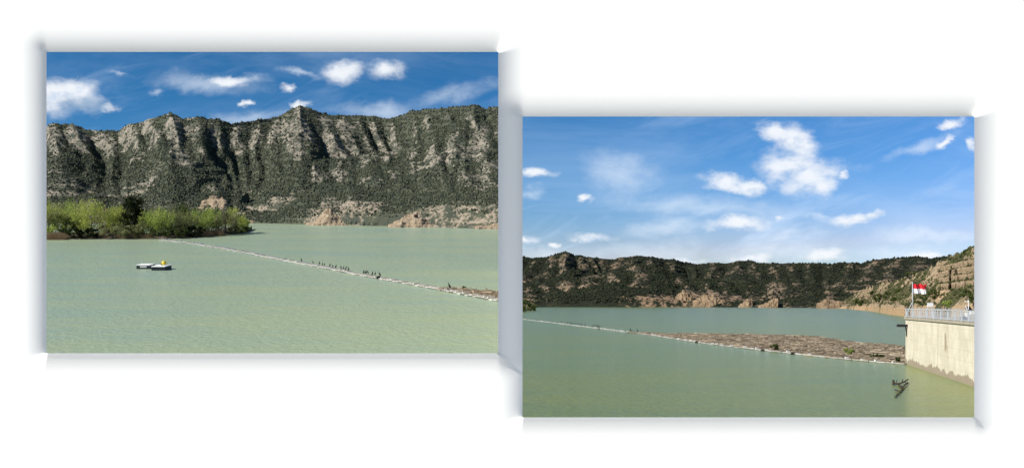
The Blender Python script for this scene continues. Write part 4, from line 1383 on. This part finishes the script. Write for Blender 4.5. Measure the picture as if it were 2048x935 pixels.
for (px, lab) in [(1198, 'black mooring float on the right boom under the cormorants'), (1393, 'black mooring float on the right boom left of the litter plants'), (1525, 'dark mooring float on the boom left of the dark bush'), (1585, 'dark mooring float on the boom right of the dark bush')]:
    p = Rw(px, line_row(lineR, px) + 0.8)
    mb = MB()
    mb.tube([(-0.45, 0, 0), (0.45, 0, 0.1)], 0.42, 10)
    mb.box((0, 0, -0.15), (0.6, 0.4, 0.2))
    tag(mb.build('mooring_float', M_dark, None, M=Matrix.Translation(p) @ Matrix.Scale(0.55, 4)), lab, 'buoy', 'mooring floats of the right boom')


def litter(name, up, lo, toW, M, n, unit, label, seed):
    """raft of driftwood and reed litter: a bumpy bed and thousands of sticks"""
    px = np.linspace(lo[0][0], lo[-1][0], 220)
    ru, rl = pl(up, px), pl(lo, px)
    ru = ru - (fbm(px / 22.0, px * 0, 4, seed + 2) - 0.5) * 2.6 * np.clip((rl - ru) / 8, 0, 1)
    A_ = np.array([toW(a, b) for a, b in zip(px, rl)])
    B_ = np.array([toW(a, b) for a, b in zip(px, ru)])
    s = np.linspace(0, 1, 40)[:, None, None]
    G = A_[None] * (1 - s) + B_[None] * s
    edge = np.minimum(1, np.minimum(s[..., 0], 1 - s[..., 0]) * 8)
    hh = (0.02 + 0.35 * fbm(G[..., 0] / (3 * unit), G[..., 1] / (5 * unit), 5, seed)) * unit * edge * 0.9
    G[..., 2] += hh - 0.02 * unit
    root = empty(name, M @ Matrix.Translation(Vector(A_[110])), label, 'driftwood raft')
    inv = Matrix.Translation(-Vector(A_[110]))
    b = link('litter_bed', mesh_np('litter_bed', G.reshape(-1, 3), grid_faces(40, 220), M_bed), root, inv)
    tag(b, kind='stuff')
    r = np.random.default_rng(seed)
    si, sj = r.integers(0, 40, n), r.integers(0, 220, n)
    P = G[si, sj] + r.normal(size=(n, 3)) * np.array([0.6, 0.8, 0]) * unit
    th = r.normal(size=n) * 0.9
    ln = unit * (0.18 + 0.7 * r.random(n) ** 2 + 2.2 * (r.random(n) > 0.99))
    wd = unit * r.uniform(0.015, 0.045, n) * (1 + 1.3 * (ln > 1.6 * unit))
    d = np.stack([np.cos(th), np.sin(th), r.normal(size=n) * 0.10], -1)
    e = np.stack([-np.sin(th), np.cos(th), 0 * th], -1)
    up_ = np.array([0, 0, 1.0])
    vv_ = []
    for sx in (-1, 1):
        for (a1, a2) in ((-1, 0), (1, 0), (0, 1.4)):
            vv_.append(P + d * (ln * sx / 2)[:, None] + e * (wd * a1)[:, None] + up_ * (wd * a2 + wd * 0.5)[:, None])
    VV = np.stack(vv_, 1)
    f0 = np.array([(0, 1, 4, 3), (1, 2, 5, 4), (2, 0, 3, 5)])
    FF = f0[None] + (np.arange(n) * 6)[:, None, None]
    o = link('sticks', mesh_np('sticks', VV.reshape(-1, 3), FF.reshape(-1, 4), M_debris, {'tint': np.repeat(r.random(n) ** 1.3, 6)}, smooth=False), root, inv)
    tag(o, kind='stuff')


litter('driftwood_raft', [(1262, 664.3), (1290, 666.5), (1340, 667), (1400, 666.5), (1480, 667), (1560, 669), (1610, 670), (1640, 673), (1670, 679), (1700, 683), (1740, 686), (1790, 690), (1812, 696)],
       [(1262, 664.4), (1300, 668.7), (1350, 676.5), (1400, 684), (1500, 696.3), (1600, 707.2), (1700, 717.6), (1812, 727)], Rw, Matrix.Identity(4), 32000, 1.0, 'wide brown raft of driftwood and reed litter held behind the right boom', 5)
litter('driftwood_raft', [(888, 577.8), (920, 579.5), (950, 581.5), (1001, 584)], [(888, 578.6), (920, 584), (960, 591), (1001, 597.5)], Lw, Rt, 5200, UL * 0.42, 'narrow wedge of brown litter behind the left boom at its right end', 6)
for (px, row, w_, h_, mt, lab) in [(1549, 700, 16, 12, 'mid', 'dark green bush growing at the boom edge of the litter raft'), (1700, 709.5, 22, 14, 'fresh', 'bright green bush growing in the middle of the litter raft'),
                                   (1745, 716, 9, 6, 'olive', 'left small tuft on the litter near the pier'), (1755, 716.5, 9, 7, 'mid', 'middle small tuft on the litter near the pier'), (1764, 717, 9, 7, 'mid', 'right small tuft of the three on the litter'), (1796, 723.5, 11, 8, 'mid', 'little green tuft on the litter nearest the pier')]:
    p = Rw(px, row)
    p.z += 0.15
    s = p.y / 2000
    make_tree(Matrix.Translation(p), h_ * s, w_ * s, 'round', LM[mt], int(px), lab, 'bush', 'litter_bush', None, 1100, s * 1.3, 0.03, 16, 'plants growing on the litter raft')
p = Lw(929, 578.5)
make_tree(ML(p), 0.06, 0.07, 'round', LM['mid'], 5, 'tiny dark plant on the brown litter at the right of the left view', 'bush', 'litter_bush', None, 400, 0.008, 0.03, 10)
# snag in the water in front of the pier
mb = MB()
q0 = Rw(1800, 775)
S_ = q0.y / 2000
def sn(px, row, up=0.0):
    q = Rw(px, row)
    return Vector((q.x - q0.x, q.y - q0.y, up * 0.35 + 0.04))
for path, rr in [([(1786, 768, .5), (1792, 769, .25), (1800, 769, .3), (1808, 767, .5), (1816, 764, .8)], .10), ([(1797, 770, .2), (1802, 776, .15), (1806, 780, .1)], .10), ([(1790, 781, .2), (1797, 782, .1), (1801, 785, .15)], .07), ([(1803, 769, .4), (1806, 765, .9)], .05), ([(1810, 767, .5), (1813, 770, .3), (1818, 769, .5)], .05), ([(1795, 789, .2), (1799, 792, .4)], .04), ([(1792, 769, .3), (1794, 765, .7)], .05),
                 ([(1815, 767, .3), (1808, 774, .3), (1801, 784, .2), (1794, 790, .1), (1789, 796, .2)], .07), ([(1798, 774, .4), (1808, 775, .2)], .08), ([(1787, 766, .7), (1786, 770, .2)], .12)]:
    pts = [sn(a, b, c_) for a, b, c_ in path]
    mb.tube(pts, [rr * (1 - 0.5 * i / len(pts)) for i in range(len(pts))], 6)
tag(mb.build('driftwood', plain('wet_wood', (0.045, 0.035, 0.02), 0.3, 2.0), None, True, Matrix.Translation(q0)), 'dark wet branch snag floating in front of the pier corner', 'driftwood')

# ---- the concrete pier
A0 = Vector((cu(1811) * 131.0, 131.0, 0))
A1 = Vector((cu(1949) * 95.2, 95.2, 0))
dv = (A1 - A0).normalized()
A2 = A0 + dv * 62.0
nrm = Vector((-dv.y, dv.x, 0)) * -1       # to the water side (left)
if nrm.x > 0: nrm = -nrm
inn = -nrm
pier = empty('concrete_pier', Matrix.Translation((A0.x, A0.y, -8)), 'tall pale stained concrete pier entering from the right edge', 'pier')
ip = Matrix.Translation((-A0.x, -A0.y, 8))


def prism(pts, z0, z1, name, mat, parent, M):
    mb = MB()
    n = len(pts)
    mb.add([(p.x, p.y, z0) for p in pts] + [(p.x, p.y, z1) for p in pts], [tuple(range(n))[::-1], tuple(range(n, 2 * n))] + [(i, (i + 1) % n, (i + 1) % n + n, i + n) for i in range(n)])
    return mb.build(name, mat, parent, M=M)


prism([A0, A2, A2 + inn * 34, A0 + inn * 34], -12, -2.12, 'pier_body', M_conc, pier, ip)
o = nrm * 0.16
prism([A0 + o - dv * 0.16, A2 + o, A2 + inn * 34, A0 + inn * 34 - dv * 0.16], -2.119, -1.86, 'deck_slab', M_cap, pier, ip)
# joints of the face: two vertical panel seams
# railing
def along(px):
    """distance along the face whose image is px"""
    lo, hi = 0.0, 60.0
    for _ in range(40):
        m = (lo + hi) / 2
        p = A0 + dv * m
        if p.x / p.y * 2000 + 1024 < px: lo = m
        else: hi = m
    return lo


rail = empty('railing', Matrix.Translation((A0.x, A0.y, -1.86)), 'grey galvanised railing with vertical bars along the pier top', 'railing')
ir = Matrix.Translation((-A0.x, -A0.y, 1.86))
o = nrm * 0.02
posts = [along(1812 + 13.9 * k) for k in range(11)]
posts += [posts[-1] + 2.4 * k for k in range(1, 9)]
RT = -0.83
mbp = MB(); mbp.box((0, 0, (RT + 1.86) / 2), (0.06, 0.06, (RT + 1.86) / 2)); pm = mbp.mesh('post', M_galv)
mbp = MB(); mbp.box((0, 0, 0.53), (0.032, 0.014, 0.40)); bmh = mbp.mesh('bar', M_galv)
ang = math.atan2(dv.y, dv.x)
for s in posts:
    p = A0 + dv * (s + 0.1) + o
    link('post', pm, rail, Matrix.Translation((p.x - A0.x, p.y - A0.y, 0)) @ Matrix.Rotation(ang, 4, 'Z'))
for a, b_ in zip(posts, posts[1:]):
    n = 7
    for k in range(1, n + 1):
        p = A0 + dv * (a + (b_ - a) * k / (n + 1) + 0.1) + o
        link('bar', bmh, rail, Matrix.Translation((p.x - A0.x, p.y - A0.y, 0)) @ Matrix.Rotation(ang, 4, 'Z'))
for zc, hh_ in ((RT + 0.045, 0.045), (-1.86 + 0.12, 0.03)):
    mb = MB()
    a, b_ = A0 + o, A0 + dv * (posts[-1] + 0.2) + o
    c = (a + b_) / 2
    mb.box((0, 0, 0), ((b_ - a).length / 2, 0.055, hh_), Matrix.Translation((c.x, c.y, zc)) @ Matrix.Rotation(ang, 4, 'Z'))
    mb.build('rail', M_galv, rail, M=ir)
# return of the railing along the pier end and across the far side
end_rail = empty('railing', Matrix.Translation((A0.x, A0.y, -1.86)), 'grey railing across the far end of the pier', 'railing')
for k in range(1, 12):
    p = A0 + inn * (k * 2.6) + dv * 0.1
    link('post', pm, end_rail, Matrix.Translation((p.x - A0.x, p.y - A0.y, 0)))
for k in range(0, 28 * 4):
    p = A0 + inn * (0.2 + k * 0.25) + dv * 0.1
    link('bar', bmh, end_rail, Matrix.Translation((p.x - A0.x, p.y - A0.y, 0)) @ Matrix.Rotation(ang + 1.57, 4, 'Z'))
for zc in (RT + 0.045, -1.74):
    mb = MB()
    c = A0 + inn * 14.4 + dv * 0.1
    mb.box((0, 0, 0), (14.2, 0.04, 0.035), Matrix.Translation((c.x, c.y, zc)) @ Matrix.Rotation(ang + math.pi / 2, 4, 'Z'))
    mb.build('rail', M_galv, end_rail, M=ir)
# black arm on its bracket
p0 = A0 + dv * 0.6 + nrm * 0.1
ax = Vector((1, 0.0, 0))
arm = empty('black_arm', Matrix.Translation((p0.x, p0.y, -3)), 'black beam jutting out over the water from the pier corner', 'beam')
y_ = p0.y - 0.4
def at(px, row, y): return Vector((cu(px) * y, y, cv(row) * y))
mb = MB()
a, b_ = at(1793.5, 649.8, y_), at(1819.5, 651.2, y_ - 0.6)
mb.box((0, 0, 0), ((b_ - a).length / 2, 0.16, 0.17), Matrix.Translation((a + b_) / 2) @ Matrix.Rotation(math.atan2((b_ - a).y, (b_ - a).x), 4, 'Z'))
mb.build('beam', M_dark, arm, M=Matrix.Translation((-p0.x, -p0.y, 3)))
mb = MB()
for (pa, pb) in (((1817.5, 653), (1815.2, 673)), ((1811.5, 653), (1814.2, 673))):
    a, b_ = at(pa[0], pa[1], y_ - 0.3), at(pb[0], pb[1], y_ - 0.15)
    mb.tube([a, b_], 0.08, 6)
mb.build('strut', M_skirt, arm, M=Matrix.Translation((-p0.x, -p0.y, 3)))

# flag
yf = 128.0
pb = at(1825, 637, yf)
fp = empty('flagpole', Matrix.Translation((pb.x, pb.y, -1.86)), 'thin grey flagpole at the pier corner', 'flagpole')
ztop = cv(565.5) * yf
mb = MB(); mb.tube([(0, 0, 0), (0, 0, ztop + 1.86)], [0.07, 0.045], 8); mb.build('pole', M_galv, fp, True)
mb = MB(); mb.ball((0, 0, ztop + 1.86 + 0.06), 0.09); mb.build('finial', M_galv, fp, True)
mb = MB(); mb.tube([(-1.0, 0, 0), (-0.05, 0, 1.9)], 0.04, 6); mb.build('stay', M_galv, fp)
flag = empty('flag', Matrix.Translation((pb.x, pb.y, cv(585.5) * yf)), 'red over white flag blowing to the right from the pole', 'flag')
fw, fh = 28.3 / 2000 * yf, 18.5 / 2000 * yf
nx_, nz_ = 40, 12


def flagpart(z0, z1, nm, mat):
    V = []
    for j in range(nz_ + 1):
        for i in range(nx_ + 1):
            a = i / nx_
            zz = z0 + (z1 - z0) * j / nz_
            w_ = 0.16 * a ** 0.7
            y2 = 1.15 * w_ * math.sin(a * 13 + zz * 1.6) + 0.08 * a * math.sin(a * 31 + zz * 4)
            V.append((a * fw + 0.03 * math.sin(zz * 5) * a, y2, zz - 0.12 * a + 0.06 * a ** 0.5 * math.sin(a * 13 + 1)))
    return link(nm, mesh_np(nm, V, grid_faces(nz_ + 1, nx_ + 1), mat), flag)


flagpart(fh * 0.5, fh, 'red_band', M_red)
flagpart(0, fh * 0.5, 'white_band', M_flagw)

# notice board
ps = at(1860.5, 612, 122.0)
nb = empty('notice_board', Matrix.Translation((ps.x, ps.y, -1.86)), 'blank white notice board on two posts behind the railing', 'sign')
hb = 122 / 2000
mb = MB(); mb.box((0, 0, ps.z + 1.86 + 3.0 * hb), (5.9 * hb, 0.03, 4.0 * hb)); mb.build('board', M_white, nb)
for s in (-1, 1):
    mb = MB(); mb.tube([(s * 5 * hb, 0.06, 0), (s * 5 * hb, 0.06, ps.z + 1.86 + 6 * hb)], 0.04, 6); mb.build('post', M_galv, nb)
# weather station
yw = 103.0
pw = at(1937, 637, yw)
k = yw / 2000
ws = empty('weather_station', Matrix.Translation((pw.x, pw.y, -1.86)), 'small weather station with black solar panel near the right edge', 'weather station')
zz = lambda row: cv(row) * yw + 1.86
mb = MB(); mb.tube([(0, 0, 0), (0, 0, zz(602))], 0.035, 6); mb.build('mast', M_white, ws)
mb = MB(); mb.tube([(-7 * k, 0, zz(602.5)), (0.5 * k, 0, zz(602.5))], 0.035, 6); mb.build('crossarm', M_white, ws)
mb = MB(); mb.ball((0, 0, zz(602.5)), (1.7 * k, 1.7 * k, 2.2 * k)); mb.build('sensor', M_white, ws, True)
mb = MB(); mb.add([(-2.5 * k, -0.1, zz(619.5)), (7.5 * k, -0.1, zz(619.5)), (5.6 * k, 0.35, zz(611.5)), (-4 * k, 0.35, zz(614.5)), (-2.5 * k, 0.0, zz(619.8)), (7.5 * k, 0.0, zz(619.8)), (5.6 * k, 0.45, zz(611.8)), (-4 * k, 0.45, zz(614.8))],
                  [(0, 1, 2, 3), (7, 6, 5, 4), (0, 4, 5, 1), (1, 5, 6, 2), (2, 6, 7, 3), (3, 7, 4, 0)]); mb.build('solar_panel', M_dark, ws)
mb = MB(); mb.tube([(-6.5 * k, 0, zz(611)), (-1 * k, 0, zz(621)), (1 * k, 0, 0)], 0.05, 6); mb.build('brace', M_white, ws)
pc = at(1943.5, 640, 101.0)
mb = MB(); mb.box((0, 0, 1.45 * 0.5 + 0.1), (4.2 * k, 0.25, 2.2 * k), None)
tag(mb.build('cabinet', M_white, None, M=Matrix.Translation((pc.x, pc.y, -1.86))), 'white metal cabinet behind the railing at the right edge', 'cabinet')
pc = at(1929.5, 640, 104.0)
t = empty('winch', Matrix.Translation((pc.x, pc.y, -1.86)), 'dark blue winch with white cover behind the railing', 'winch')
mb = MB(); mb.tube([(-0.12, -0.1, 0.25), (-0.12, 0.3, 0.25)], 0.26, 10); mb.tube([(0.28, -0.1, 0.18), (0.28, 0.3, 0.18)], 0.18, 10); mb.build('drum', M_blue, t)
mb = MB(); mb.box((0.22, 0.05, 0.62), (0.10, 0.15, 0.22)); mb.build('cover', M_white, t)
